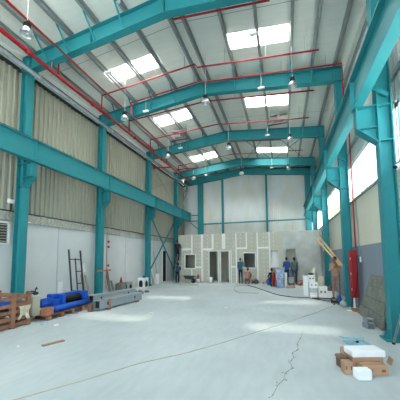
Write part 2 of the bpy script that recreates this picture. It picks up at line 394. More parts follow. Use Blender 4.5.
def rafter(k, label, braces):
    y = YS[k]; t = thing('roof_rafter', label, 'rafter', (RX, y, zt(RX) - .57), 'portal frame rafters'); w = .11
    xa, xb = CLO - .02, CRO + .02; D = .565
    for nm, (o0, o1) in dict(top_flange=(0, .02), bottom_flange=(D - .02, D)).items():
        mb = MB().prism([(xa, zt(xa) - o1), (RX, zt(RX) - o1), (xb, zt(xb) - o1), (xb, zt(xb) - o0), (RX, zt(RX) - o0), (xa, zt(xa) - o0)], y - w, y + w)
        obj(nm, mb, TEALB, t)
    obj('web', MB().prism([(xa, zt(xa) - D + .02), (RX, zt(RX) - D + .02), (xb, zt(xb) - D + .02), (xb, zt(xb) - .02), (RX, zt(RX) - .02), (xa, zt(xa) - .02)], y - .009, y + .009), TEALB, t)
    for x in (CLI, -5.7, RX, -.9, CRI):
        obj('stiffener', MB().prism([(x - .012, zt(x) - D + .02), (x + .012, zt(x) - D + .02), (x + .012, zt(x) - .02), (x - .012, zt(x) - .02)], y - w + .005, y + w - .005), TEALB, t)
    if braces:
        for x in PURX[1:]:
            if abs(x - RX) < .4 or x > 1.9 : continue
            obj('fly_brace', MB().bar((x, y - .62, zt(x) + .06), (x, y - .08, zt(x) - D + .04), .045, .03), TEALB, t)
            obj('purlin_cleat', MB().box(x - .07, y - .02, zt(x), x - .055, y + .02, zt(x) + .17), TEALB, t)
    return t
PURX = [-8.2, -7.45, -6.55, -5.52, -4.48, -3.34, -2.92, -1.73, -.66, .43, 1.2, 2.0]
for k, l, b in (('A', 'wide teal roof rafter crossing the top left of the picture, nearest the camera', 1), ('B', 'teal roof rafter crossing the middle of the ceiling, second from the camera', 1),
                ('C', 'teal roof rafter third from the camera, beyond the second row of skylights', 1), ('D', 'teal roof rafter fourth from the camera, just in front of the back wall', 0),
                ('E', 'teal rafter lying against the top of the white back wall', 0)): rafter(k, l, b)
ordn = ['first', 'second', 'third', 'fourth', 'fifth', 'sixth', 'seventh', 'eighth', 'ninth', 'tenth', 'eleventh', 'twelfth']
for i, x in enumerate(PURX):
    z = zt(x) + .002; zz = z + .2
    mb = MB().box(x - .006, Y0 + .05, z, x + .006, Y1 - .05, zz).box(x, Y0 + .05, z, x + .085, Y1 - .05, z + .012).box(x, Y0 + .05, zz - .012, x + .085, Y1 - .05, zz).box(x + .073, Y0 + .05, z, x + .085, Y1 - .05, z + .04)
    tag(obj('roof_purlin', mb, STEEL, loc=(x, Y0, z)), 'grey steel roof purlin running to the back wall, %s from the left wall' % ordn[i], 'purlin', 'roof purlins')
# crane runway beams
def runway(xc, s, label, xin):
    t = thing('crane_runway_beam', label, 'beam', (xc, Y0, 4.966)); z0, z1 = 4.967, 5.70; y0, y1 = Y0, YS['E'] - .02; w = .10
    obj('bottom_flange', MB().box(xc - w, y0, z0, xc + w, y1, z0 + .022), TEAL, t)
    obj('top_flange', MB().box(xc - w * 1.1, y0, z1 - .025, xc + w * 1.1, y1, z1), TEAL, t)
    obj('web', MB().box(xc - .008, y0, z0 + .022, xc + .008, y1, z1 - .025), TEAL, t)
    obj('rail', MB().box(xc - .03, y0, z1, xc + .03, y1, z1 + .06), DSTEEL, t)
    for k in 'ABCD':
        y = YS[k]
        obj('stiffener', MB().box(xc - w + .005, y - .012, z0 + .02, xc + w - .005, y + .012, z1 - .025), TEAL, t)
        obj('tie', MB().bar((xc - s * .10, y - .16, 5.50), (xin - s * .22, y - .16, 5.14), .05, .08), TEAL, t)
    return t
runway(-7.92, 1, 'long teal crane runway beam along the left wall', CLI)
runway(1.655, -1, 'long teal crane runway beam along the right wall below the windows and rafters', CRI)
# gable posts and girt on the back wall
def post(x, label, w=.1, d=.12, xw=None):
    t = thing('gable_post', label, 'post', (x, YS['E'], 0), 'gable wall posts'); y = YS['E'] + .02; zt_ = zt(x) - .566
    obj('flange', MB().box(x - w, y, 0, x + w, y + .015, zt_), TEAL, t); obj('web', MB().box(x - .008, y + .015, 0, x + .008, y + .2, zt_), TEAL, t)
    obj('rear_flange', MB().box(x - w, y + .2, 0, x + w, y + .215, zt_), TEAL, t)
    return t
post(-7.02, 'wide teal post on the back wall near its left corner', .24)
post(-4.99, 'thin teal post dividing the back wall, left of the centre', .075)
post(-1.25, 'thin teal post dividing the back wall, right of the centre', .075)
post(1.95, 'teal post at the right corner of the back wall', .2)
tag(obj('gable_girt', MB().box(-6.78, YS['E'] - .06, 4.66, 1.78, YS['E'] + .022, 4.76), TEAL), 'horizontal teal rail across the back wall above the partition', 'rail')
for i, z in enumerate((5.0, 5.52)):
    tag(obj('end_bracket', MB().box(-7.86, YS['E'] - .02, z, -7.27, YS['E'] + .1, z + .07), TEAL), 'short teal bracket joining the left runway beam to the corner post, %s of two' % ('lower', 'upper')[i], 'bracket', 'runway end brackets')
tag(obj('corner_brace', MB().bar((-7.3, YS['E'] + .05, 4.35), (-7.95, YS['E'] + .05, 4.9), .1, .06), TEAL), 'short slanting teal brace in the far left corner below the runway beam', 'brace')
# bracing in the left wall, bay C-D
t = thing('cross_brace', 'large teal cross brace on the left wall between the white box and the partition', 'brace', (-8.42, 16.5, .1))
obj('diagonal', MB().bar((-8.40, YS['C'] + .1, 4.75), (-8.40, YS['D'] - .1, .55), .05, .09), TEAL, t)
obj('diagonal', MB().bar((-8.45, YS['D'] - .1, 4.75), (-8.45, YS['C'] + .1, .75), .05, .09), TEAL, t)
t = thing('rod_brace', 'thin grey crossed rods on the left cladding above the runway beam', 'brace', (-8.42, 16.5, 6.1))
obj('rod', MB().tube([(-8.40, YS['C'] + .14, 8.15), (-8.40, YS['D'] - .14, 6.05)], .018, 6), GREYPIPE, t)
obj('rod', MB().tube([(-8.44, YS['D'] - .14, 8.15), (-8.44, YS['C'] + .14, 6.25)], .018, 6), GREYPIPE, t)
def rodx(x0, x1, ya, yb, label):
    t = thing('roof_rod_brace', label, 'brace', ((x0 + x1) / 2, (ya + yb) / 2, 8.9), 'crossed rods under the roof'); o = .10
    obj('rod', MB().tube([(x0, ya, zt(x0) - o), (x1, yb, zt(x1) - o)], .014, 6), DSTEEL, t)
    obj('rod', MB().tube([(x1, ya, zt(x1) - o - .05), (x0, yb, zt(x0) - o - .05)], .014, 6), DSTEEL, t)
rodx(-2.6, -.7, YS['C'] + .1, YS['D'] - .1, 'thin crossed rods under the roof just right of the ridge, before the far rafter')
rodx(-.5, 1.6, YS['C'] + .1, YS['D'] - .1, 'thin crossed rods under the far right roof slope, right of the last skylight')
rodx(-5.7, -3.5, YS['C'] + .1, YS['D'] - .1, 'thin crossed rods under the far left roof slope by the last skylight')

# ------------------------------------------------------------------ pipes
t = thing('fire_main_pipe', 'thick red fire main running under the left eave along the whole hall', 'pipe', (-7.3, Y0, 8.04))
obj('run', MB().tube([(-7.3, Y0, 8.04), (-7.3, 19.2, 8.04)], .062, 10), RED, t, smooth=True)
for y in (5.3, 8.0, 11, 14, 17): obj('coupling', MB().tube([(-7.3, y - .05, 8.04), (-7.3, y + .05, 8.04)], .082, 10), RED, t, smooth=True)
for k in 'ABCD': obj('hanger', MB().tube([(-7.3, YS[k] - .05, 8.1), (-7.3, YS[k] - .05, zt(-7.3) - .55)], .012, 6), STEEL, t)
t = thing('sprinkler_pipe', 'thin red pipe running lengthwise below the rafters, right of the fire main', 'pipe', (-6.5, Y0, 8.22))
obj('run', MB().tube([(-6.5, Y0, 8.2), (-6.5, 17.4, 8.26)], .03, 8), RED, t, smooth=True)
obj('cross_link', MB().tube([(-7.3, 16.2, 8.1), (-6.5, 16.6, 8.25), (-5.4, 17.0, 8.35)], .035, 8), RED, t)
t2 = thing('valve_pipe', 'short red valve pipe sticking out beside the far left column', 'pipe', (-7.9, 14.9, 7.85))
obj('stub', MB().tube([(-8.25, 14.7, 7.85), (-7.3, 15.3, 7.98)], .05, 8), RED, t2); obj('flange_disc', MB().tube([(-8.27, 14.69, 7.845), (-8.2, 14.73, 7.855)], .13, 12), RED, t2)
def branch(pts, label, riser=None):
    t = thing('sprinkler_branch', label, 'pipe', pts[0], 'red sprinkler branches across the roof')
    obj('run', MB().tube(pts, .028, 8), RED, t, smooth=True)
    if riser: obj('riser', MB().tube([pts[0], riser], .028, 8), RED, t)
    for i in range(len(pts) - 1):
        a, b = Vector(pts[i]), Vector(pts[i + 1])
        if (b - a).length > 1.5:
            for f in (.25, .6, .9):
                q = a.lerp(b, f); obj('hanger', MB().tube([q, (q.x, q.y, zroof(q.x) - .01)], .007, 5), STEEL, t)
    return t
def br(y, z0, zr_, zr2, ze, xe, label, rz=8.04, x0=-7.3):
    branch([(x0, y, z0), (-3.05, y, zr_), (-2.95, y, zr2), (xe, y, ze)], label, (x0, y, rz))
br(6.36, 8.52, 8.97, 8.83, 8.53, -.15, 'red sprinkler branch just behind the nearest rafter')
br(8.52, 8.74, 9.13, 8.97, 8.56, 1.32, 'red sprinkler branch passing above the first row of skylights')
branch([(-6.5, 9.5, 8.87), (-3.1, 9.5, 9.17), (-3.0, 9.5, 9.08), (2.2, 9.5, 8.63), (2.2, 9.5, 7.2)], 'red sprinkler branch just before the second rafter, turning down at the right column', (-6.5, 9.5, 8.22))
br(10.5, 8.68, 8.92, 8.88, 8.47, 1.37, 'red sprinkler branch just beyond the second rafter, over the second skylights')
br(12.6, 8.67, 8.94, 8.88, 8.48, 1.36, 'red sprinkler branch just before the third rafter, beside the hanging dark frames')
br(14.75, 8.55, 8.97, 8.9, 8.57, .05, 'red sprinkler branch just beyond the third rafter')
br(16.65, 8.55, 8.93, 8.88, 8.58, 1.36, 'red sprinkler branch before the far rafter, beside the last skylights')
t = thing('eave_pipe', 'long grey pipe under the left eave, fixed to the column heads', 'pipe', (-7.98, Y0, 8.03))
obj('run', MB().tube([(-7.98, Y0, 8.03), (-7.98, 20.1, 8.03), (-8.0, 20.2, 7.7), (-8.1, 19.75, 6.7), (-8.13, 19.6, 6.3), (-8.13, 19.6, 4.2)], .075, 10), GREYPIPE, t, smooth=True)
for y in (4.2, 6.2, 10.05, 14.5): obj('clamp', MB().tube([(-7.98, y - .03, 8.03), (-7.98, y + .03, 8.03)], .1, 10), STEEL, t)
t = thing('corner_downpipe', 'grey downpipe in the far left corner by the back wall', 'pipe', (-8.4, 20.3, 0))
obj('run', MB().tube([(-8.4, 20.3, 0), (-8.4, 20.3, 7.4), (-8.1, 20.3, 7.9)], .07, 10), GREYPIPE, t, smooth=True)
tag(obj('riser_pipe', MB().tube([(2.34, 9.6, 2.0), (2.34, 9.6, 7.2)], .022, 8), RED), 'thin red pipe rising beside the right column above the red box', 'pipe')

# ------------------------------------------------------------------ lamps
def hibay(x, y, label):
    z = 7.6; t = thing('high_bay_lamp', label, 'lamp', (x, y, z - .12), 'bell shaped high bay lamps')
    ztop = zt(x) + .0
    ztop = zroof(x) - .01; k = .74
    obj('rod', MB().tube([(x, y, z + .22), (x, y, ztop)], .007, 6), WHITE, t)
    obj('ballast', MB().box(x - .075, y - .05, z + .07, x - .015, y + .05, z + .24).box(x + .015, y - .05, z + .07, x + .075, y + .05, z + .24).box(x - .03, y - .03, z + .2, x + .03, y + .03, z + .25), BLACK, t)
    obj('reflector', MB().lathe((x, y, z), [(r * k, h * k) for r, h in [(.05, .12), (.11, .11), (.17, .04), (.2, -.06), (.205, -.12), (.195, -.12), (.19, -.06), (.16, .03), (.1, .09), (.0, .1)]], 20), ALU, t, smooth=True)
    obj('bulb', MB().ball((x, y, z - .02), (.04, .04, .07), 10), WHITE, t, smooth=True)
    return t
first = None
cols = {-6.2: 'left row', -2.65: 'middle row', .46: 'right row'}
rows = {4.44: 'nearest the camera', 8.6: 'second from the camera', 12.7: 'third from the camera', 16.9: 'farthest, before the back wall'}
for x, cn in cols.items():
    for y, rn in rows.items():
        if y < 5 and x > -6: continue
        lab = 'black and silver bell lamp in the %s, %s' % (cn, rn)
        if first is None: first = hibay(x, y, lab)
        else:
            hibay(x, y, lab)
def pend(x, y, z, label):
    t = thing('pendant_fixture', label, 'pendant', (x, y, z), 'flat white fixtures on rods')
    obj('rod', MB().tube([(x, y, z + .03), (x, y, zroof(x) - .01)], .006, 6), WHITE, t)
    obj('housing', MB().box(x - .13, y - .05, z - .03, x + .13, y + .05, z + .035), WHITE, t, bevel=.015)
for x, sd in ((-5.72, 'left'), (-.65, 'right')):
    for y, rn in ((7.0, 'in front of the first skylight'), (9.45, 'by the second rafter'), (13.35, 'before the third rafter'), (18.45, 'by the far rafter')):
        pend(x, y, 8.28, 'small flat white fixture on a thin rod, %s side, %s' % (sd, rn))
tag(obj('smoke_detector', MB().lathe((-4.44, 5.75, 9.22), [(.06, .07), (.07, .03), (.05, 0), (0, -.02)], 14).tube([(-4.44, 5.75, 9.28), (-4.44, 5.75, zt(-4.44) + .21)], .02, 6), WHITE), 'small round white detector on a purlin before the nearest rafter', 'detector')
def rig(x, y, z, label):
    t = thing('ventilation_unit', label, 'frame', (x, y, z - .5), 'dark frames hung under the roof')
    obj('top_bar', MB().box(x - .42, y - .08, z - .02, x + .42, y + .08, z + .1), DSTEEL, t)
    obj('post', MB().box(x - .06, y - .05, z - .4, x + .06, y + .05, z), DSTEEL, t)
    obj('lower_bar', MB().box(x - .5, y - .07, z - .48, x + .5, y + .07, z - .4), DSTEEL, t)
    obj('motor', MB().tube([(x - .25, y, z - .36), (x + .25, y, z - .36)], .09, 12), DSTEEL, t)
    mb = MB()
    for dx in (-.4, .4): mb.tube([(x + dx, y, z + .1), (x + dx, y, zroof(x + dx) - .01)], .012, 6)
    obj('hanger_rod', mb, STEEL, t)
rig(-5.55, 12.85, 9.0, 'dark steel frame hung under the left roof slope before the third rafter')
rig(-.05, 12.85, 9.02, 'dark steel frame hung under the right roof slope before the third rafter')

# ------------------------------------------------------------------ wall fittings
t = thing('floodlight', 'small white floodlight with black bracket on the left wall ledge near the crate', 'lamp', (XL + .05, 5.9, 3.34))
obj('bracket', MB().tube([(XL + .05, 5.98, 3.34), (XL + .05, 5.98, 3.56), (XL + .2, 5.9, 3.58)], .018, 6), BLACK, t)
obj('head', MB().obox((XL + .22, 5.85, 3.62), (.12, .16, .12), ry=.4), WHITE, t, bevel=.01)
t = thing('wall_camera', 'white camera with black lens hood beside the nearest right column', 'camera', (2.24, 5.78, 3.46))
obj('mount', MB().tube([(2.29, 5.9, 3.46), (2.25, 5.8, 3.46)], .025, 8), WHITE, t)
obj('body', MB().tube([(2.28, 5.74, 3.52), (2.19, 5.72, 3.47)], .042, 12), WHITE, t, smooth=True)
obj('lens', MB().tube([(2.20, 5.725, 3.475), (2.155, 5.715, 3.45)], .036, 12), BLACK, t, smooth=True)
t = thing('conduit', 'thin hanging conduit with small white switch box on the right wall', 'conduit', (XR - .02, 9.3, 1.2))
obj('line', MB().tube([(XR - .02, 9.5, 3.66), (XR - .02, 9.42, 2.6), (XR - .02, 9.38, 1.75)], .016, 6), STEEL, t)
obj('switch_box', MB().box(XR - .04, 9.3, 1.52, XR, 9.38, 1.70), WHITE, t, bevel=.008)
tag(obj('blind_chain', MB().tube([(XR - .02, YS['A'] + .22, ZS), (XR - .02, YS['A'] + .22, ZT - .1)], [.02, .02], 6).box(XR - .01, YS['A'] + .15, ZS, XR + .015, YS['A'] + .3, ZT - .1), SHEETG), 'grey perforated strip on the right window beside the nearest column', 'strip')
# red box on its stand
t = thing('red_electric_box', 'tall red steel box on a white leg beside the right column', 'box', (2.2, 9.38, 0))
obj('body', MB().box(2.07, 9.28, .36, 2.30, 9.5, 1.9), REDBOX, t, bevel=.012)
obj('door', MB().box(2.11, 9.262, .42, 2.28, 9.282, 1.86), REDBOX, t, bevel=.006)
obj('hinge', MB().box(2.075, 9.255, .6, 2.095, 9.285, .68).box(2.075, 9.255, 1.1, 2.095, 9.285, 1.18).box(2.075, 9.255, 1.6, 2.095, 9.285, 1.68), STEEL, t)
obj('leg', MB().tube([(2.16, 9.36, 0), (2.16, 9.36, .37)], .03, 8), WHITE, t); obj('leg', MB().tube([(2.26, 9.4, 0), (2.26, 9.4, .37)], .025, 8), STEEL, t)
tag(obj('black_cable', MB().tube([(2.28, 9.23, 1.75), (2.27, 9.23, 1.2), (2.23, 9.225, .85), (2.18, 9.22, .55), (2.1, 9.22, .42), (2.05, 9.2, .2), (2.03, 9.15, .02), (1.9, 9.1, .015)], .014, 6), RUBBER), 'black cable sagging down the front of the red box', 'cable')
# red hydrant stubs by left column B
t = thing('hydrant_pipe', 'red valve pipe with cross stubs fixed beside the left column by the ladder', 'pipe', (-8.35, 10.3, .2))
obj('riser', MB().tube([(-8.2, 10.15, .3), (-8.2, 10.15, 3.0)], .018, 8), BRICK, t)
obj('cross_stub', MB().tube([(-8.23, 9.6, 1.17), (-8.23, 10.5, 1.17)], .04, 8), BRICK, t)
for z in (2.3, 2.55, 1.4): obj('valve', MB().ball((-8.17, 10.24, z), .06, 10), RED, t)

# ------------------------------------------------------------------ left side: crate, machine, girders
t = thing('timber_crate', 'open slatted timber crate of machine parts at the left edge', 'crate', (-7.05, 4.3, 0))
cx0, cx1, cy0, cy1 = -7.6, -6.5, 3.1, 5.05
for x, y in ((cx1, cy1), (cx1, 4.66), (cx1, 3.9), (cx1, cy0), (cx0, cy1), (cx0, 4.66), (cx0, cy0)):
    obj('post', MB().box(x - .05, y - .05, 0, x + .03, y + .05, .86), CRATE, t)
for z in (.08, .24, .40, .56, .74):
    obj('rail', MB().box(cx1 - .02, cy0 + .05, z - .042, cx1 + .012, cy1 - .05, z + .042), CRATE, t)
    obj('rail', MB().box(cx0 - .06, cy0 + .05, z - .055, cx0 - .04, cy1 - .05, z + .055), CRATE, t)
    obj('rail', MB().box(cx0 + .03, cy1 + .0, z - .055, cx1 - .05, cy1 + .03, z + .055), CRATE, t)
obj('base', MB().box(cx0, cy0, .02, cx1 - .02, cy1, .06), CRATE, t)
t = thing('machine_part', 'blue and black machine block lying inside the timber crate', 'machine', (-7.05, 4.2, .06))
obj('housing', MB().box(-7.35, 3.4, .061, -6.75, 4.55, .5), BLUE, t, bevel=.02)
obj('drum', MB().tube([(-6.72, 3.3, .42), (-6.72, 4.6, .42)], .14, 14), BLACK, t)
obj('flange', MB().tube([(-6.8, 4.6, .5), (-6.8, 4.72, .5)], .2, 14), BLUE, t)
mb = MB(); n = 9
for i in range(n):
    for j in range(6):
        u = i / (n - 1); v = j / 5; mb.v.append(Vector((cx1 + .03 + .05 * math.sin(v * 3 + u * 5) * v, 4.78 + u * .28 + .03 * math.sin(v * 4 + i), .52 - v * (.3 + .05 * math.sin(u * 9)))))
mb.f = [[i * 6 + j, i * 6 + j + 1, (i + 1) * 6 + j + 1, (i + 1) * 6 + j] for i in range(n - 1) for j in range(5)]; mb.mi = [0] * len(mb.f)
rag = obj('hanging_rag', mb, CLOTH, smooth=True); sm = rag.modifiers.new('thick', 'SOLIDIFY'); sm.thickness = .02
tag(rag, 'cream rag hanging over the front rail of the timber crate', 'rag')

ROT = math.radians(4)
def pl(x, y, z=0):      # pallet frame: x to the right from its back-left corner, y along its length
    c, s = math.cos(ROT), math.sin(ROT); return Vector((-7.36 + x * c - y * s, 5.62 + x * -.25 * 0 + x * s + y * c - x * .2, z))
t = thing('timber_pallet', 'long low timber pallet under the blue machine', 'pallet', pl(.5, 1, 0))
for i in range(9):
    y = .05 + i * .235
    obj('deck_board', MB().obox(pl(.5, y, .125), (1.0, .15, .025), ROT - .2), CRATE, t)
for x in (.08, .5, .95):
    for y in (.1, .55, 1.0, 1.45, 1.9): obj('block', MB().obox(pl(x, y, .056), (.1, .12, .112), ROT), CRATE, t)
t = thing('blue_hoist', 'blue crane hoist with motor and long cylinder on the timber pallet', 'machine', pl(.5, 1, .14))
ZB = .139
mb = MB()
def pb(mb, x, y, z, sx, sy, sz): return mb.obox(pl(x, y, z), (sx, sy, sz), ROT)
obj('bed_frame', pb(pb(MB(), .5, 1.2, ZB + .05, .7, 1.1, .1), .3, 1.2, ZB + .2, .1, 1.1, .3), BLUE, t, bevel=.015)
obj('end_plate', pb(MB(), .5, .72, ZB + .24, .62, .1, .48), BLUE, t, bevel=.02)
obj('end_plate', pb(MB(), .5, 1.72, ZB + .24, .62, .12, .46), BLUE, t, bevel=.02)
obj('top_rail', pb(MB(), .45, 1.2, ZB + .43, .16, 1.05, .08), BLUE, t, bevel=.01)
obj('dark_drum', MB().tube([pl(.52, .8, ZB + .25), pl(.52, 1.68, ZB + .25)], .15, 16), BLACK, t)
obj('long_cylinder', MB().tube([pl(.86, .35, ZB + .11), pl(.86, 1.8, ZB + .11)], .09, 16), BLUE, t, smooth=True)
obj('gearbox', pb(MB(), .62, .5, ZB + .2, .3, .26, .34), BLUE, t, bevel=.03)
mt_ = obj('motor', MB().tube([pl(.66, .05, ZB + .3), pl(.66, .4, ZB + .3)], .12, 16), BLUE, t, smooth=True)
mb = MB()
for k in range(12):
    a = k * PI / 6; c = pl(.66, .22, ZB + .3); mb.obox(c + Vector((math.cos(a) * .125, 0, math.sin(a) * .125)), (.03, .28, .008), ROT, 0, -a)
obj('cooling_fin', mb, BLUE, mt_)
obj('terminal_box', pb(MB(), .5, .55, ZB + .45, .2, .2, .1), BLUE, t, bevel=.01)
tag(obj('foot_block', pb(MB(), .86, .12, .139 + .1, .22, .22, .2), BRICK, bevel=.01), 'brown carton at the front left corner of the machine pallet', 'box')
t = thing('control_cabinet', 'beige control cabinet at the left end of the blue machine', 'cabinet', pl(.3, -.02, .14))
obj('body', MB().obox(pl(.42, -.10, .139 + .27), (.50, .2, .54), ROT - .2), BEIGE, t, bevel=.01)
obj('door', MB().obox(pl(.42, -.21, .139 + .27), (.46, .02, .48), ROT - .2), BEIGE, t)
mb = MB()
for dz in (.32, .2): mb.obox(pl(.55, -.222, .139 + dz), (.06, .02, .06), ROT - .2)
obj('switch', mb, BRICK, t)
t = thing('cable_coil', 'coil of dark cable lying on top of the beige control cabinet', 'cable', pl(.3, .02, .69))
obj('loop', MB().tube([pl(.3 + .2 * math.cos(a), .02 + .1 * math.sin(a), .70 + .02 * (i % 3) + .04 * math.sin(a * .5) ** 2) for i, a in enumerate([k * .5 for k in range(30)])], .016, 6), RUBBER, t)
obj('hook', MB().tube([pl(.42, .03, .71), pl(.4, .03, .84), pl(.44, .04, .9), pl(.47, .04, .84)], .018, 6), DSTEEL, t)

def girder(p, q, w, h, label):
    p, q = Vector(p), Vector(q); d = (q - p).normalized(); a = Vector((d.y, -d.x, 0)); t = thing('box_girder', label, 'girder', (p + q) / 2)
    m_ = (p + q) / 2; rz = math.atan2(-d.x, d.y); L = (q - p).length
    zb = .06
    obj('web', MB().obox(m_ + a * (w / 2 - .02) + Vector((0, 0, zb + h / 2)), (.02, L, h - .03), rz), GIRDER, t); obj('web', MB().obox(m_ - a * (w / 2 - .02) + Vector((0, 0, zb + h / 2)), (.02, L, h - .03), rz), GIRDER, t)
    obj('top_plate', MB().obox(m_ + Vector((0, 0, zb + h - .008)), (w, L, .016), rz), GIRDER, t); obj('bottom_plate', MB().obox(m_ + Vector((0, 0, zb + .008)), (w, L, .016), rz), GIRDER, t)
    obj('end_diaphragm', MB().obox(p + d * .12 + Vector((0, 0, zb + h / 2)), (w - .06, .015, h - .03), rz), DSTEEL, t)
    obj('end_diaphragm', MB().obox(q - d * .02 + Vector((0, 0, zb + h / 2)), (w - .06, .015, h - .03), rz), GIRDER, t)
    mb = MB()
    for f in (.16, .8): mb.obox(p + d * L * f + a * (w / 2 - .009) + Vector((0, 0, zb + h * .55)), (.012, .06, .1), rz)
    obj('dark_slot', mb, BLACK, t)
    obj('skid', MB().obox(p + d * .4 + Vector((0, 0, .03)), (w + .1, .1, .06), rz), CRATE, t); obj('skid', MB().obox(q - d * .3 + Vector((0, 0, .03)), (w + .1, .1, .06), rz), CRATE, t)
    return t
girder((-5.98, 6.95, 0), (-5.78, 9.15, 0), .34, .27, 'front grey steel box girder lying on the floor right of the blue machine')
girder((-6.95, 7.75, 0), (-6.7, 10.1, 0), .36, .30, 'rear grey steel box girder lying behind the front one near the column')
tag(obj('upright_batten', MB().obox((-5.74, 7.32, .17), (.03, .09, .34), .09), BRICK), 'short red brown batten standing against the side of the front girder', 'batten')
tag(obj('end_block', MB().obox((-6.1, 6.83, .12), (.12, .1, .24), .09), CRATE), 'timber block standing at the near end of the front girder', 'block')
tag(obj('loose_plank', MB().obox((-5.93, 7.7, .345), (.16, 1.2, .025), .12), PALE), 'pale plank lying on top of the front girder', 'plank')

# dark ladder frame leaning on the left wall
t = thing('dark_ladder', 'dark steel ladder leaning on the left wall behind the blue machine', 'ladder', (-8.25, 8.6, 0))
obj('rail', MB().bar((-8.25, 8.24, 0), (-8.62, 8.33, 2.12), .05, .05), DSTEEL, t); obj('rail', MB().bar((-8.25, 8.86, 0), (-8.62, 8.95, 2.09), .05, .05), DSTEEL, t)
for f, a, b in ((.81, 0, 1), (.57, .5, 1), (.33, .5, 1), (.15, 0, 1)):
    p = Vector((-8.25, 8.24, 0)).lerp(Vector((-8.62, 8.33, 2.12)), f); q = Vector((-8.25, 8.86, 0)).lerp(Vector((-8.62, 8.95, 2.09)), f)
    obj('rung', MB().bar(p.lerp(q, a), p.lerp(q, b), .04, .04), DSTEEL, t)
p1 = Vector((-8.44, 8.59, .9)); obj('middle_rail', MB().bar((-8.29, 8.55, .25), (-8.555, 8.62, 1.75), .035, .035), DSTEEL, t)
for i, (p, q, w, l) in enumerate([((-8.45, 9.2, 0), (-8.66, 9.1, 1.05), .13, 'pale plank leaning on the wall left of the second column, the left one'), ((-8.45, 9.42, 0), (-8.66, 9.32, 1.0), .11, 'pale plank leaning on the wall left of the second column, the right one'),
                                  ((-8.5, 10.86, 0), (-8.68, 10.78, 1.12), .16, 'tall grey plank leaning on the wall right of the second column'), ((-8.5, 11.15, 0), (-8.66, 11.1, .6), .12, 'short grey plank leaning beside the tall one right of the second column')]):
    tag(obj('leaning_plank', MB().bar(p, q, .028, w, (0, 1, 0)), PALE if i < 2 else CONC), l, 'plank', 'planks leaning on the left wall')
tag(obj('poster', MB().box(XL - .018, 7.97, .3, XL - .008, 8.2, .8), WHITE), 'white sheet stuck on the left wall behind the blue machine, left of the dark ladder', 'sheet')
tag(obj('poster', MB().obox((XL + .02, 9.2, 1.3), (.02, .3, .4), 0, .3), WHITE), 'white sheet leaning on the left wall right of the dark ladder', 'sheet')

# objects along the left wall further back
def holebox(x, y, w, d, h, m_, label, name):
    t = thing(name, label, 'box', (x, y, 0))
    obj('body', MB().box(x - w / 2, y - d / 2, 0, x + w / 2, y + d / 2, h), m_, t, bevel=.02)
    obj('arch_hole', MB().prism([(x + w * .28, .1), (x + w * .28, h * .55), (x + w * .2, h * .72), (x + w * .0, h * .78), (x - w * .2, h * .72), (x - w * .28, h * .55), (x - w * .28, .1)], y - d / 2 - .012, y - d / 2 + .02), BLACK, t)
    mb = MB()
    mb2 = [(y + d * .28, .1), (y + d * .28, h * .55), (y, h * .78), (y - d * .28, h * .55), (y - d * .28, .1)]
    mb.add([(x + w / 2 + .012, a, b) for a, b in mb2], [tuple(range(5))]).add([(x + w / 2 - .02, a, b) for a, b in mb2], [tuple(range(5))])
    obj('side_hole', mb, BLACK, t)
    return t
holebox(-7.95, 13.05, .42, .5, .62, WHITE, 'white box with a dark arched hole standing before the third left column', 'white_casing')
tag(obj('blue_bundle', MB().lathe((-7.85, 12.95, .62), [(0, .12), (.05, .11), (.08, .04), (.09, 0), (0, 0)], 12), BLUEP), 'small blue bundle on top of the white box', 'bundle')
holebox(-8.2, 11.9, .34, .4, .48, STEEL, 'grey box with a dark hole standing against the left wall', 'grey_casing')
tag(obj('grey_crate', MB().box(-8.55, 11.3, 0, -8.12, 11.65, .42).box(-8.5, 11.35, .42, -8.17, 11.6, .46), CONC, bevel=.015), 'grey box under the red cone beside the left wall', 'box')
tag(obj('red_cone', MB().lathe((-8.3, 11.45, .46), [(.11, 0), (.11, .02), (.08, .03), (.02, .3), (0, .31)], 14), RED), 'small red cone standing on a grey box by the left wall', 'cone')
for i in range(9):
    mb = MB(); rx_ = random.uniform(.09, .13); x, y = -7.45 + .36 * (i % 3), 10.55 + .42 * (i // 3)
    mb.ball((x, y, rx_ * .5), (rx_ * 1.4, rx_, rx_ * .62), 8, Euler((.3 * random.random(), .2, random.random() * 3)).to_matrix())
    for v in mb.v: v.z = max(v.z, 0)
    tag(obj('rubble_piece', mb, CONC if i % 3 else PALE), 'grey lump of rubble in the pile behind the grey girders', 'rubble', 'rubble pile behind the girders')
# stuff leaning in the braced bay
for i, (y, z, dx, m_, l) in enumerate([(14.95, 1.6, .1, STEEL, 'left'), (15.25, 1.3, .12, WHITE, 'second'), (15.6, 2.2, .1, STEEL, 'third'), (15.95, 2.0, .12, ALU, 'right')]):
    tag(obj('leaning_pipe', MB().tube([(-8.35, y, 0.01), (XL + .04, y - .05, z)], .022, 8), m_), 'thin pipe leaning on the left wall inside the teal cross brace, %s of four' % l, 'pipe', 'thin pipes leaning in the braced bay')
tag(obj('white_tank', MB().lathe((-8.3, 15.4, 0), [(0, 0), (.14, 0), (.14, .55), (.1, .66), (.05, .7), (0, .7)], 16), WHITE, smooth=True), 'white tank standing by the left wall inside the cross brace', 'tank')

# aluminium ladder by the partition
t = thing('aluminium_ladder', 'long aluminium ladder leaning up against the left end of the partition', 'ladder', (-7.65, 16.6, 0))
la, lb = Vector((-7.72, 16.75, 0)), Vector((-7.52, 17.36, 2.9))
sd = Vector((.26, -.02, 0))
obj('rail', MB().bar(la, lb, .03, .06), ALU, t); obj('rail', MB().bar(la + sd, lb + sd, .03, .06), ALU, t)
for i in range(9):
    f = .08 + i * .105; obj('rung', MB().bar(la.lerp(lb, f), (la + sd).lerp(lb + sd, f), .03, .03), ALU, t)

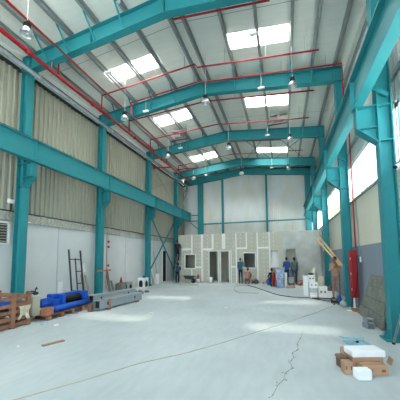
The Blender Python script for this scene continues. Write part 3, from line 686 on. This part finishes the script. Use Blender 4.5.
# ------------------------------------------------------------------ right side
def cbox(name, x0, y0, z0, x1, y1, z1, m_, label, cat='box', group=None, holes=False):
    o = thing(name, label, cat, ((x0 + x1) / 2, (y0 + y1) / 2, z0), group)
    obj('body', MB().box(x0, y0, z0, x1, y1, z1), m_, o, bevel=.012)
    if holes:
        mb = MB(); h = z1 - z0; w = x1 - x0
        for fx in (.28, .72): mb.box(x0 + w * fx - .03, y0 - .004, z0 + h * .42, x0 + w * fx + .03, y0 + .004, z0 + h * .62)
        obj('hand_hole', mb, CARDD, o)
    else: obj('lid_seam', MB().box(x0 + .01, y0 - .004, z1 - .05, x1 - .01, y0 + .002, z1 - .04), TAPEBR if m_ is CARD else STEEL, o)
    return o
G = 'white boxes stacked by the right columns'
cbox('white_carton', .78, 11.95, 0, .98, 12.25, .88, WHITE, 'tall narrow white box at the left end of the white stack', 'box', G)
cbox('white_carton', .99, 11.35, 0, 1.28, 11.65, .2, WHITE, 'low white box in front at the foot of the white stack', 'box', G)
cbox('white_carton', 1.0, 11.7, 0, 1.33, 12.05, .38, SHEETG, 'grey white box low in the white stack, behind the front box', 'box', G)
cbox('white_carton', 1.0, 11.7, .38, 1.36, 12.05, .63, WHITE, 'white box with two hand holes in the middle of the stack', 'box', G, True)
cbox('white_carton', .98, 11.75, .63, 1.24, 12.05, .93, WHITE, 'white box with two hand holes topmost in the stack', 'box', G, True)
cbox('white_carton', 1.34, 11.5, 0, 1.68, 11.85, .48, WHITE, 'square white box with hand holes at the right of the stack', 'box', G, True)
cbox('white_carton', 1.7, 11.55, 0, 2.0, 11.9, .27, WHITE, 'low white box beside the man carrying timbers', 'box', G)
tag(obj('white_roll', MB().lathe((1.52, 12.05, 0), [(0, 0), (.12, 0), (.13, .7), (.1, .84), (.04, .9), (0, .9)], 14), CLOTH, smooth=True), 'white wrapped roll standing in the stack of white boxes', 'roll')
mb = MB().ball((1.27, 12.3, .98), (.11, .1, .2), 10).ball((1.3, 12.28, 1.14), (.06, .06, .12), 8)
mb.lathe((1.27, 12.3, 0), [(.11, 0), (.12, .5), (.1, .9)], 12)
tag(obj('white_sack', mb, CLOTH, smooth=True), 'tall pale sack standing behind the white boxes', 'sack')
tag(obj('floor_plank', MB().obox((1.6, 11.25, .02), (1.1, .12, .04), -.05), DARKWOOD), 'dark plank lying on the floor before the white boxes', 'plank')
for i, (x, y) in enumerate([(1.78, 11.75), (1.88, 11.7), (1.83, 11.8)]):
    tag(obj('brown_parcel', MB().obox((x, y, .27 + .05 + (i == 2) * .1), (.12, .1, .1), i), CARDD, bevel=.01), ('brown parcel on the low white box, left one', 'brown parcel on the low white box, right one', 'brown parcel on top of two others')[i], 'parcel', 'brown parcels on the low white box')
mb = MB()
mb.ball((1.1, 11.9, .97), (.12, .1, .05), 10)
tag(obj('dark_bag', mb, DSTEEL), 'dark bag lying on the topmost white box', 'bag')
t = thing('blue_canister', 'blue plastic canister on the floor before the right column', 'canister', (1.92, 10.45, 0))
obj('body', MB().lathe((1.92, 10.45, 0), [(0, 0), (.06, 0), (.065, .02), (.065, .2), (.05, .25), (.03, .27), (0, .27)], 14), BLUEP, t, smooth=True); obj('cap', MB().lathe((1.92, 10.45, .27), [(.03, 0), (.03, .04), (0, .04)], 10), BLUEP, t)
tag(obj('cable_heap', MB().tube([(1.72 + .12 * math.cos(a * 1.1), 10.1 + .25 * math.sin(a * .9), .02 + .012 * (k % 12)) for k, a in enumerate([j * .4 for j in range(60)])], .014, 6), RUBBER), 'tangled dark hose at the foot of the right column', 'hose')
tag(obj('grey_bag', MB().ball((1.88, 9.6, .1), (.12, .2, .1), 10), STEEL, smooth=True), 'grey bag lying by the foot of the right column', 'bag')
# leaning grey formwork boards
t = thing('formwork_panel', 'big grey boarded panel leaning on the right wall before the near column', 'panel', (2.3, 7.6, 0))
def fq(u, v):   # u along Y (0 far .. 1 near), v up
    return Vector((2.07 + .2 * v, 8.7 - u * 2.0 - v * .8 * (1 - u), 1.22 * v))
for i in range(4):
    v0, v1 = i / 4 + .008, (i + 1) / 4 - .008; a, b, c, d_ = fq(0, v0), fq(1, v0), fq(1, v1), fq(0, v1); o = Vector((.04, 0, .01))
    obj('board', MB().add([a, b, c, d_, a + o, b + o, c + o, d_ + o], [(0, 1, 2, 3), (7, 6, 5, 4), (0, 4, 5, 1), (1, 5, 6, 2), (2, 6, 7, 3), (3, 7, 4, 0)]), CONC, t)
mb = MB()
for u in (.25, .75): mb.bar(fq(u, 0.01) + Vector((.06, 0, .01)), fq(u, .99) + Vector((.06, 0, 0)), .06, .03)
obj('batten', mb, DARKWOOD, t)
def channel(c, L, w, h, rz, m_, label):
    t = thing('steel_channel', label, 'channel', c); c = Vector(c); R = Euler((0, 0, rz)).to_matrix()
    obj('base', MB().obox(c + Vector((0, 0, .008)), (w, L, .016), rz), m_, t)
    for s in (-1, 1): obj('flange', MB().obox(c + R @ Vector((s * (w / 2 - .008), 0, h / 2)), (.016, L, h), rz), m_, t)
    obj('web', MB().obox(c + Vector((0, 0, h - .008)), (w, L, .016), rz), m_, t)
channel((1.88, 6.95, 0), .22, .17, .12, .3, GIRDER, 'short grey steel channel offcut before the leaning boards, lower one')
channel((1.9, 7.02, .12), .2, .16, .1, .15, GIRDER, 'short grey steel channel offcut resting on the lower one')
tag(obj('broken_brick', MB().obox((2.08, 8.9, .05), (.14, .16, .1), .5), BRICK, bevel=.015), 'broken terracotta brick on the floor below the red box', 'brick')
tag(obj('paper_scrap', MB().obox((1.9, 9.0, .012), (.14, .1, .02), .4), WHITE), 'white scrap on the floor below the red box', 'scrap')
t = thing('grey_pole', 'long grey pole leaning beside the nearest right column at the picture edge', 'pole', (1.97, 5.85, 0))
obj('tube', MB().tube([(1.97, 5.78, .02), (2.39, 5.5, 1.9)], .022, 10), GREYPIPE, t, smooth=True); obj('foot', MB().tube([(1.97, 5.78, 0), (1.972, 5.778, .04)], .03, 10), RUBBER, t)

# ------------------------------------------------------------------ cartons in the foreground
def carton(name, c, size, rz, m_, label, tape=True, group='cartons and foam blocks on the floor', flaps=False):
    t = thing(name, label, 'carton' if m_ in (CARD, CARDD) else 'foam block', c, group); c = Vector(c); sx, sy, sz = size; R = Euler((0, 0, rz)).to_matrix()
    obj('body', MB().obox(c + Vector((0, 0, sz / 2)), size, rz), m_, t, bevel=.01 if m_ in (CARD, CARDD) else .02)
    if tape and m_ in (CARD, CARDD):
        obj('tape', MB().obox(c + Vector((0, 0, sz + .001)), (sx * .98, .04, .004), rz), TAPEBR, t)
        for fx in (-.25, .28): obj('printed_mark', MB().obox(c + R @ Vector((sx * fx, -sy / 2 - .001, sz * .55)), (sx * .16, .004, sz * .28), rz), CARDD, t)
    if flaps:
        for s in (-1, 1): obj('flap', MB().obox(c + R @ Vector((s * (sx / 2 + .012), 0, sz - .015)), (.04, sy * .9, .005), rz, 0, s * .8), m_, t)
    return t
RZ = .29
carton('brown_carton', (1.18, 4.285, 0), (.35, .18, .13), RZ, CARD, 'long low brown carton at the front right of the carton heap')
carton('brown_carton', (1.13, 4.53, 0), (.46, .24, .17), RZ, CARD, 'brown carton under the long white foam slab')
carton('foam_block', (1.14, 4.53, .174), (.50, .27, .10), RZ + .01, FOAM, 'long white foam slab on top of the carton heap')
carton('foam_block', (.985, 4.055, 0), (.21, .13, .145), RZ - .02, FOAM, 'small white foam block at the front of the carton heap')
carton('brown_carton', (.83, 4.22, 0), (.13, .13, .165), RZ - .1, CARD, 'small upright brown carton at the left of the heap')
carton('open_carton', (.80, 4.40, 0), (.10, .17, .18), RZ + .05, CARDD, 'dark open carton behind the small upright one', False, flaps=True)
carton('brown_carton', (.93, 4.79, 0), (.12, .14, .17), RZ, CARD, 'brown carton at the back left of the heap')
carton('open_carton', (1.13, 4.86, 0), (.24, .14, .18), RZ, CARDD, 'dark brown carton at the back of the heap', False)
tag(obj('cardboard_flap', MB().obox((1.54, 4.70, .055), (.012, .10, .11), .3, .2, .2), CARD), 'loose cardboard flap standing at the right end of the heap', 'cardboard')
mb = MB(); pts = []
for k in range(80): pts.append((1.3 + .2 * math.sin(k * .71) + .05 * math.sin(k * 2.3), 5.72 + .24 * math.cos(k * .53) + .06 * math.sin(k * 1.9), .008 + .012 * abs(math.sin(k * .37))))
tag(obj('strapping', MB().tube(pts, .004, 4), CYAN), 'tangled pale blue strapping on the floor behind the cartons', 'strapping')
tag(obj('black_clip', MB().obox((1.32, 5.66, .03), (.04, .04, .03), .4), BLACK), 'small black clip lying in the blue strapping', 'clip')

# ------------------------------------------------------------------ floor clutter
tag(obj('timber_offcut', MB().obox((-4.53, 4.08, .01), (.1, .40, .02), -.36), TAPEBR), 'brown timber offcut lying alone on the left floor', 'offcut')
tag(obj('bottle_cap', MB().lathe((-5.04, 3.75, 0), [(0, .025), (.03, .02), (.035, 0)], 10), WHITE), 'small white cap on the left floor before the crate', 'cap')
tag(obj('cyan_scrap', MB().obox((-6.15, 5.2, .015), (.1, .08, .02), .5), CYAN), 'cyan plastic scrap on the floor before the pallet', 'scrap')
tag(obj('paper_scrap', MB().obox((-5.7, 5.2, .008), (.1, .16, .012), .7), WHITE), 'white paper scrap on the floor right of the cyan scrap', 'scrap')
tag(obj('paper_scrap', MB().obox((-4.05, 7.1, .008), (.1, .1, .012), .2), WHITE), 'white paper scrap on the floor beyond the girders', 'scrap')
tag(obj('paper_scrap', MB().obox((-1.95, 8.45, .008), (.09, .1, .012), .9), WHITE), 'white paper scrap alone on the middle of the floor', 'scrap')
tag(obj('long_cord', MB().tube([(-3.6, 1.85, .006), (-3.14, 2.39, .006), (-2.76, 2.93, .006), (-2.3, 3.68, .006), (-1.75, 4.28, .006), (-1.27, 4.94, .006), (-.15, 6.7, .006), (.9, 8.45, .006), (1.71, 9.97, .006)], .006, 5), ROPE), 'long thin tan cord lying diagonally across the floor', 'cord')
cr_ = [(.36, 6.29), (.27, 5.7), (.18, 5.27), (.2, 5.0), (.08, 4.81), (.1, 4.6), (.04, 4.4), (.06, 4.15), (-.04, 3.97), (-.06, 3.75), (-.13, 3.58), (-.2, 3.26)]
mb = MB()
for i in range(len(cr_) - 1): mb.bar((*cr_[i], .001), (*cr_[i + 1], .001), .006 + .004 * (i % 2), .002)
for x, y in cr_[1:]:
    for k in range(2): mb.obox((x + random.uniform(-.04, .04), y + random.uniform(-.05, .05), .004), (.013, .017, .004), random.random() * 3)
o = tag(obj('crumb_trail', mb, BROWN), 'winding trail of brown crumbs on the near middle floor', 'crumbs'); o['kind'] = 'stuff'
tag(obj('black_hose', MB().tube([(2.3, 10.0, .015), (1.9, 10.6, .015), (1.44, 10.75, .015), (.91, 11.35, .015), (.3, 11.4, .015), (-.19, 11.75, .015), (-.49, 12.2, .015), (-.8, 12.9, .015), (-1.08, 13.5, .015), (-1.7, 14.8, .015), (-2.18, 15.6, .015), (-2.3, 16.2, .015)], .02, 6), RUBBER, smooth=True), 'black hose snaking from the right column towards the crouching worker', 'hose')
tag(obj('brown_rope', MB().tube([(-2.18, 15.54, .012), (-2.72, 15.43, .012), (-2.85, 14.6, .012), (-2.66, 13.6, .012), (-2.45, 12.9, .012), (-2.17, 12.31, .012), (-1.21, 12.35, .012)], .016, 6), ROPE, smooth=True), 'brown cord looping on the floor before the crouching worker', 'cord')
# far clutter along the partition
mb = MB().lathe((-4.98, 16.95, 0), [(0, 0), (.13, 0), (.15, .36), (.155, .38), (.14, .38), (.12, .34), (0, .34)], 16)
t = thing('white_bucket', 'white bucket standing at the left doorway of the partition', 'bucket', (-4.98, 16.95, 0)); obj('pail', mb, WHITE, t, smooth=True); obj('handle', MB().tube([(-4.98 + .15 * math.cos(a), 16.9, .36 + .14 * math.sin(a)) for a in [k * PI / 8 for k in range(9)]], .008, 5), STEEL, t)
t = thing('white_bucket', 'white bucket with a red can in it, left of the doorways', 'bucket', (-5.86, 16.85, 0)); obj('pail', MB().lathe((-5.86, 16.85, 0), [(0, 0), (.11, 0), (.13, .28), (.11, .27), (0, .25)], 14), WHITE, t, smooth=True)
tag(obj('red_can', MB().lathe((-5.86, 16.85, .255), [(0, 0), (.07, 0), (.07, .26), (.03, .34), (0, .36)], 12), RED, smooth=True), 'red can standing in the white bucket', 'can')
t = thing('wheelbarrow', 'dark wheelbarrow parked left of the red can by the partition', 'wheelbarrow', (-6.4, 16.5, 0))
obj('tray', MB().prism([(-6.65, .3), (-6.2, .25), (-6.1, .5), (-6.8, .52)], 16.35, 16.75), DSTEEL, t); obj('wheel', MB().tube([(-6.12, 16.5, .16), (-6.12, 16.58, .16)], .16, 16), RUBBER, t); obj('handle', MB().tube([(-6.15, 16.4, .18), (-6.7, 16.38, .4), (-7.1, 16.36, .52)], .02, 6), STEEL, t); obj('handle', MB().tube([(-6.15, 16.7, .18), (-6.7, 16.72, .4), (-7.1, 16.74, .52)], .02, 6), STEEL, t)
obj('leg', MB().tube([(-6.62, 16.4, .33), (-6.66, 16.4, 0)], .018, 6), STEEL, t); obj('leg', MB().tube([(-6.62, 16.7, .33), (-6.66, 16.7, 0)], .018, 6), STEEL, t)
tag(obj('floor_sheet', MB().obox((-5.9, 15.2, .02), (1.3, .5, .03), .25), PALE), 'pale sheet lying flat on the floor before the partition left end', 'sheet')
mb = MB()
for i, (a, b, h) in enumerate([(0, 0, .1), (.2, .05, .07), (-.18, .06, .08)]): mb.ball((-1.6 + a, 16.9 + b, .1), (.16, .13, .12), 8)
tag(obj('tool_bag', MB().ball((-1.85, 16.95, .12), (.2, .14, .16), 12).tube([(-2.0, 16.95, .2), (-1.85, 16.95, .36), (-1.7, 16.95, .2)], .015, 6), DSTEEL, smooth=True), 'dark tool bag right of the crouching worker', 'bag')
t = thing('red_tool', 'small red power tool beside the dark tool bag', 'tool', (-2.08, 16.8, 0)); obj('body', MB().obox((-2.08, 16.8, .12), (.1, .16, .24), .2), RED, t, bevel=.02); obj('handle', MB().tube([(-2.08, 16.75, .24), (-2.0, 16.8, .3)], .02, 6), BLACK, t)
for i, (x, l) in enumerate([(-1.35, 'left'), (-1.2, 'middle'), (-1.02, 'right')]):
    tag(obj('brown_parcel', MB().obox((x, 16.95, .07 + .02 * i), (.13, .16, .14 + .04 * i), .2 * i), (BRICK, CARD, CARDD)[i], bevel=.01), 'brown parcel by the foot of the partition, %s of three' % l, 'parcel', 'parcels by the partition')
tag(obj('blue_bag', MB().ball((-.98, 16.2, .2), (.16, .14, .22), 12), BLUEP, smooth=True), 'blue bag on the floor left of the seated worker', 'bag')
t = thing('gas_trolley', 'red orange gas cylinder trolley beside the blue white stack', 'trolley', (-.62, 15.0, 0))
obj('cylinder', MB().lathe((-.62, 15.0, .06), [(0, 0), (.08, 0), (.08, .6), (.04, .72), (0, .74)], 14), RED, t, smooth=True); obj('frame', MB().bar((-.74, 15.08, .05), (-.66, 15.12, 1.0), .03, .03).bar((-.5, 15.08, .05), (-.54, 15.12, 1.0), .03, .03).bar((-.66, 15.12, 1.0), (-.54, 15.12, 1.0), .03, .03), BRICK, t); obj('wheel', MB().tube([(-.76, 15.1, .08), (-.72, 15.1, .08)], .08, 12), RUBBER, t); obj('wheel', MB().tube([(-.52, 15.1, .08), (-.48, 15.1, .08)], .08, 12), RUBBER, t)
BW = mat('blue_print_sack', srgb(104, 136, 184), .7, c2=srgb(186, 198, 212), scale=9)
for i in range(7):
    z = i * .15
    mb = MB().obox((-.28 + .01 * (i % 2), 15.0, z + .075), (.42, .5, .148), .03 * (i % 3))
    tag(obj('printed_sack', mb, BW, bevel=.04), 'blue and white printed sack in the tall stack, %s from the floor' % ordn[i], 'sack', 'blue and white sacks in a stack')
tag(obj('white_slab', MB().obox((.05, 15.15, .42), (.1, .3, .84), .1, -.06), WHITE), 'white slab leaning right of the blue white sack stack', 'slab')
tag(obj('orange_tray', MB().obox((.28, 15.0, .03), (.5, .3, .05), .05).obox((.28, 14.87, .06), (.5, .03, .08), .05), BRICK), 'flat orange tray on the floor before the two standing workers', 'tray')
for i, (x, y, r) in enumerate([(.95, 16.7, .17), (1.2, 16.2, .2), (.85, 16.25, .13)]):
    mb = MB().ball((x, y, r * .8), (r * 1.2, r, r), 10)
    for v in mb.v: v.z = max(0, v.z)
    tag(obj('pink_sack', mb, PINKBAG, smooth=True), ('pinkish sack in the heap right of the workers, middle one', 'largest pinkish sack in the heap right of the workers', 'small pinkish sack in the heap nearest the workers')[i], 'sack', 'pinkish sacks in a heap')
t = thing('grey_equipment', 'grey tool trolley on the floor between the two standing workers and the tray', 'trolley', (.35, 16.2, 0))
obj('tub', MB().box(.2, 16.0, .15, .52, 16.4, .5), STEEL, t, bevel=.02); obj('handle', MB().tube([(.22, 16.4, .45), (.18, 16.5, .8), (.5, 16.5, .8), (.5, 16.4, .45)], .018, 6), BLUEP, t)
for x in (.24, .48): obj('wheel', MB().tube([(x, 16.1, .08), (x + .03, 16.1, .08)], .08, 10), RUBBER, t)
obj('axle', MB().box(.22, 16.05, .07, .5, 16.3, .16), DSTEEL, t)
tag(obj('white_block_wall', MB().box(-.93, YP + .25, 1.05, -.3, YP + .44, 2.15), WHITE), 'white blockwork seen inside the upper half of the right narrow opening', 'blockwork')
tag(obj('cement_board', MB().obox((.98, 17.2, .5), (.4, .05, 1.0), .0, -.12), PLASTER), 'grey board leaning on the plastered wall right of the workers', 'board')
for i, (x, z) in enumerate([(2.16, 3.3), (2.22, 3.1), (2.28, 2.9)]):
    tag(obj('leaning_stud', MB().bar((x - .05, 15.9 + .1 * i, 0), (x, 16.9, z), .05, .05), STEEL), 'grey metal stud leaning at the right end of the partition, %s' % ('left one', 'middle one', 'right one')[i], 'stud', 'metal studs at the partition end')

# ------------------------------------------------------------------ people
DEF = dict(pelvis=(0, 0, .93), chest=(0, 0, 1.25), neck=(0, .0, 1.45), head=(0, .02, 1.60),
           sl=(-.17, 0, 1.39), sr=(.17, 0, 1.39), el=(-.21, -.02, 1.10), er=(.21, -.02, 1.10), wl=(-.20, .08, .86), wr=(.20, .08, .86),
           hl=(-.085, 0, .90), hr=(.085, 0, .90), kl=(-.095, .02, .48), kr=(.095, .02, .48), al=(-.10, -.02, .085), ar=(.10, -.02, .085), look=(0, 1, 0))
def person(loc, yaw, pose, mats, label, curl=.5, eyes=False):
    P = {k: Vector(v) for k, v in {**DEF, **pose}.items()}
    t = thing('person', label, 'person', loc); t.scale = (.88, .88, 1) if not eyes else (.94, .94, 1); R = Matrix.Rotation(yaw, 3, 'Z'); L0 = Vector(loc)
    segs = []   # (p, q, r1, r2, region)   region 0 skin 1 top 2 trousers 3 shoe
    def sg(a, b, r1, r2, reg): segs.append((Vector(a), Vector(b), r1, r2, reg))
    ax = (P['sr'] - P['sl']).normalized(); tl = (P['neck'] - P['pelvis']).normalized(); fr = ax.cross(tl) * -1
    fr = tl.cross(ax); 
    if fr.dot(P['look']) < 0: fr = -fr
    for s in (-1, 1):
        sg(P['pelvis'] + ax * .055 * s, P['chest'] + ax * .07 * s, .105, .105, 1 )
        sg(P['chest'] + ax * .07 * s, P['chest'].lerp(P['neck'], .6) + ax * .09 * s, .10, .075, 1)
        sg(P['pelvis'] + ax * .06 * s - tl * .03, P['hl' if s < 0 else 'hr'] + ax * .0, .112, .10, 2)
    sg(P['sl'], P['sr'], .068, .068, 1); sg(P['chest'].lerp(P['neck'], .85), P['head'] - fr * .01, .055, .052, 0)
    for s in 'lr':
        sg(P['s' + s], P['e' + s], .058, .045, 1); sg(P['e' + s], P['w' + s], .043, .030, 1 if mats.get('long', 1) else 0)
        sg(P['h' + s], P['k' + s], .088, .060, 2); sg(P['k' + s], P['a' + s], .058, .042, 2)
        d = P.get('foot' + s, P['look'].copy()); d.z = 0; d.normalize()
        sg(P['a' + s] - d * .03 + Vector((0, 0, -.045)), P['a' + s] + d * .14 + Vector((0, 0, -.05)), .040, .034, 3)
    lk = P['look'].normalized(); hc = P['head'] + lk * .012
    upv = Vector((0, 0, 1)); sd = lk.cross(upv).normalized(); hu = sd.cross(lk)
    HM = Matrix((sd, lk, hu)).transposed()
    bm = MB()
    for p, q, r1, r2, reg in segs:
        bm.ball(p, r1, 12); bm.ball(q, r2, 12); bm.tube([p, q], [r1, r2], 12)
    bm.ball(hc + hu * .015, (.074, .092, .105), 14, HM); bm.ball(hc + lk * .022 - hu * .055, (.052, .06, .055), 10, HM)
    bm.tube([hc + lk * .088 + hu * .02, hc + lk * .108 - hu * .018], [.010, .017], 8)
    for s in (-1, 1): bm.ball(hc + sd * .076 * s - lk * .005, (.014, .025, .034), 8, HM)
    hands = []
    for s in 'lr':
        w = P['w' + s]; d = P.get('hand' + s, (w - P['e' + s])).normalized(); pn = P.get('palm' + s, Vector((1 if s == 'l' else -1, 0, 0))); pn = (pn - d * pn.dot(d)).normalized(); sdv = d.cross(pn).normalized()
        if sdv.dot(P['look']) < 0: sdv = -sdv
        hands.append((w, d, pn, sdv))
        for o in (-.022, 0, .022): bm.tube([w + sdv * o * .6, w + d * .085 + sdv * o], [.019, .015], 8); bm.ball(w + d * .085 + sdv * o, .016, 8); bm.ball(w + sdv * o * .6, .019, 8)
    me = bpy.data.meshes.new('tmp'); me.from_pydata(bm.v, [], bm.f); b2 = bmesh.new(); b2.from_mesh(me); bmesh.ops.recalc_face_normals(b2, faces=b2.faces); b2.to_mesh(me); b2.free()
    tmp = bpy.data.objects.new('tmp', me); COL.objects.link(tmp)
    rm = tmp.modifiers.new('r', 'REMESH'); rm.mode = 'VOXEL'; rm.voxel_size = .013; sm_ = tmp.modifiers.new('s', 'SMOOTH'); sm_.iterations = 4; sm_.factor = .5
    dg = bpy.context.evaluated_depsgraph_get(); ev = tmp.evaluated_get(dg); m2 = bpy.data.meshes.new_from_object(ev)
    bpy.data.objects.remove(tmp)
    vs = [v.co.copy() for v in m2.vertices]; fs = [list(p.vertices) for p in m2.polygons]
    def region(c):
        best, br_ = 9e9, 0
        for p, q, r1, r2, reg in segs:
            dd = q - p; u = max(0, min(1, (c - p).dot(dd) / max(dd.length_squared, 1e-9))); d_ = (c - p - dd * u).length - (r1 + (r2 - r1) * u)
            if d_ < best: best, br_ = d_, reg
        for (w, d, pn, sdv) in hands:
            if (c - w).dot(d) > .005 and (c - w).length < .15: return 0
        if (c - hc).length < .12: return 0
        return br_
    regs = [region(sum((vs[i] for i in f), Vector()) / len(f)) for f in fs]
    fm = MB()
    for (w, d, pn, sdv) in hands:
        for k, ln in ((-1.5, .06), (-.5, .075), (.5, .08), (1.5, .07)):
            b0 = w + d * .07 + sdv * k * .017; b1 = w + d * .095 + sdv * k * .018; p1_ = b1 + (d * math.cos(curl) + pn * math.sin(curl)) * ln * .5; p2_ = p1_ + (d * math.cos(2.1 * curl) + pn * math.sin(2.1 * curl)) * ln * .5
            fm.tube([b0, b1, p1_, p2_], [.010, .0095, .0085, .006], 6)
        tb = w + d * .025 + sdv * .022; t1_ = tb + (d * .5 + sdv * .7 + pn * .4).normalized() * .04; fm.tube([tb, t1_, t1_ + (d * .8 + sdv * .3 + pn * .6).normalized() * .03], [.012, .011, .008], 6)
    k0 = len(vs); vs += fm.v; fs += [[i + k0 for i in f] for f in fm.f]; regs += [0] * len(fm.f)
    me = bpy.data.meshes.new('body'); me.from_pydata([R @ v for v in vs], [], fs)
    for q in (SKIN, mats['top'], mats['low'], mats.get('shoe', BLACK)): me.materials.append(q)
    for p, r in zip(me.polygons, regs): p.material_index = r; p.use_smooth = True
    o = bpy.data.objects.new('body', me); COL.objects.link(o); o.parent = t
    hm = MB(); hm.ball(hc + hu * .025 - lk * .010, (.082, .094, .106), 16, HM)
    keep = [f for f in hm.f if ((sum((hm.v[i] for i in f), Vector()) / 4) - hc).dot(hu) > .035 or ((sum((hm.v[i] for i in f), Vector()) / 4) - hc).dot(lk) < -.035]
    hm.f = keep
    ho = obj('hair', hm, HAIR, None, smooth=True); ho.parent = t
    for v in ho.data.vertices: v.co = R @ v.co
    so = ho.modifiers.new('t', 'SOLIDIFY'); so.thickness = .012
    if eyes:
        for s in (-1, 1):
            e = obj('eye', MB().ball(hc + lk * .088 + sd * .03 * s + hu * .022, .010, 8), BLACK); e.parent = t
            for v in e.data.vertices: v.co = R @ v.co
        e = obj('mouth', MB().ball(hc + lk * .083 - hu * .058, (.02, .006, .005), 8, HM), PINKBAG); e.parent = t
        for v in e.data.vertices: v.co = R @ v.co
    return t
# man carrying two timbers on his shoulder, mid stride
person((2.0, 11.42, 0), math.radians(150), dict(look=(.2, 1, -.05), sr=(.17, 0, 1.39), er=(.17, .17, 1.15), wr=(-.04, .25, 1.27), handr=(-.7, .0, .4), palmr=(0, -1, .2), el=(-.24, .10, 1.17), wl=(-.14, .24, 1.33), handl=(.2, -.2, .7), palml=(.3, -1, .2),
       kr=(.09, .08, .49), ar=(.09, .10, .085), kl=(-.09, .0, .48), al=(-.09, -.14, .10)), dict(top=TAN, low=cloth('tan_trousers', 150, 122, 106), shoe=BLACK), 'man in tan coveralls carrying two long timbers on his shoulder', .9, True)
for i in range(2):
    o = Vector((.035, -.03, .0)) * i * 2
    a, b = Vector((2.15, 11.2, 1.30)) + o, Vector((1.35, 13.2, 2.82)) + o * 3.2
    if i == 0: a, b = Vector((2.16, 11.26, 1.36)), Vector((1.40, 12.0, 2.50))
    else: a, b = Vector((2.24, 11.24, 1.36)), Vector((1.54, 12.14, 2.60))
    tag(obj('carried_timber', MB().bar(a, b, .055, .055), WOOD), 'long pale timber on the shoulder of the man in tan, %s one' % ('lower left', 'upper right')[i], 'timber', 'two carried timbers')
# two workers facing the plastered wall
person((.13, 16.75, 0), math.radians(5), dict(el=(-.24, .06, 1.12), wl=(-.12, .26, 1.12), er=(.22, .08, 1.12), wr=(.1, .27, 1.1)), dict(top=BLUESHIRT, low=DKTROU, long=0), 'worker in bright blue shirt standing before the right doorway, left of a pair')
person((.60, 16.8, 0), math.radians(-4), dict(), dict(top=GREYSHIRT, low=GREYTROU), 'worker in grey shirt and trousers standing before the right doorway, right of a pair')
person((-2.84, 16.82, 0), math.radians(10), dict(er=(.22, .12, 1.2), wr=(.14, .3, 1.3), el=(-.2, .02, 1.12), wl=(-.17, .16, .95)), dict(top=TEALSHIRT, low=DKTROU, long=0), 'worker in blue grey shirt standing at the partition window')
CR = dict(pelvis=(0, -.12, .34), chest=(0, .02, .62), neck=(0, .12, .80), head=(0, .17, .94), sl=(-.17, .08, .75), sr=(.17, .08, .75), el=(-.24, .24, .55), er=(.24, .24, .55), wl=(-.12, .42, .5), wr=(.12, .42, .5),
          hl=(-.09, -.1, .30), hr=(.09, -.1, .30), kl=(-.15, .26, .46), kr=(.15, .26, .46), al=(-.12, .02, .085), ar=(.12, .02, .085), look=(0, 1, -.2))
person((-2.36, 16.55, 0), math.radians(-10), CR, dict(top=PINKC, low=cloth('brown_trousers', 112, 92, 86)), 'crouching worker in dusty pink clothes below the partition window')
person((-.72, 15.75, 0), math.radians(20), CR, dict(top=BLACKC, low=DENIM), 'crouching worker in dark clothes left of the blue white sacks')
LD = dict(el=(-.2, .18, 1.2), wl=(-.15, .36, 1.36), er=(.2, .18, 1.2), wr=(.15, .36, 1.36), kr=(.09, .1, .56), ar=(.09, .06, .30), footr=(0, 1, 0))
person((-7.40, 16.66, 1.32), math.radians(3), dict(LD, ar=(.09, .1, .36), kr=(.09, .2, .68)), dict(top=BLACKC, low=BLACKC), 'man in black standing high on the aluminium ladder')
person((-7.30, 16.5, 0), math.radians(12), dict(pelvis=(0, -.12, .80), hl=(-.085, -.12, .77), hr=(.085, -.12, .77), kl=(-.1, .06, .42), kr=(.1, .06, .42), chest=(0, .06, 1.02), neck=(0, .2, 1.16), head=(0, .28, 1.28), sl=(-.16, .16, 1.1), sr=(.16, .16, 1.1), el=(-.2, .3, .9), wl=(-.14, .46, 1.0), er=(.18, .3, .92), wr=(.08, .46, 1.05), look=(0, 1, -.2)), dict(top=DENIM, low=DKTROU), 'stooping man in denim blue at the foot of the aluminium ladder')

# ------------------------------------------------------------------ trees outside the right windows
LEAF = mat('leaves', srgb(150, 178, 96), .7, c2=srgb(96, 138, 62), scale=3)
BARK = mat('bark', srgb(110, 92, 74), .9)
def tree(x, y, h, r, label):
    t = thing('tree', label, 'tree', (x, y, 0), 'trees outside the right windows')
    obj('trunk', MB().tube([(x, y, 0), (x + .1, y, h * .5), (x, y + .1, h * .8)], [.16, .12, .06], 8), BARK, t)
    mb = MB()
    for k in range(900):
        a, b, c = random.gauss(0, 1), random.gauss(0, 1), random.gauss(0, 1); v = Vector((a, b, c)).normalized() * (r * random.random() ** .4); v.z *= .75
        n_ = Vector((random.gauss(0, 1), random.gauss(0, 1), random.gauss(0, 1))).normalized(); u = n_.orthogonal().normalized() * .13; w = n_.cross(u).normalized() * .09; c0 = Vector((x, y, h)) + v
        mb.add([c0 - u, c0 + w, c0 + u, c0 - w], [(0, 1, 2, 3)])
    o = obj('foliage', mb, LEAF, t)
tree(6.6, 19.5, 5.4, 1.9, 'pale leafy tree seen outside the nearest right window')
tree(6.0, 27.0, 6.0, 2.2, 'pale leafy tree seen outside the second right window')
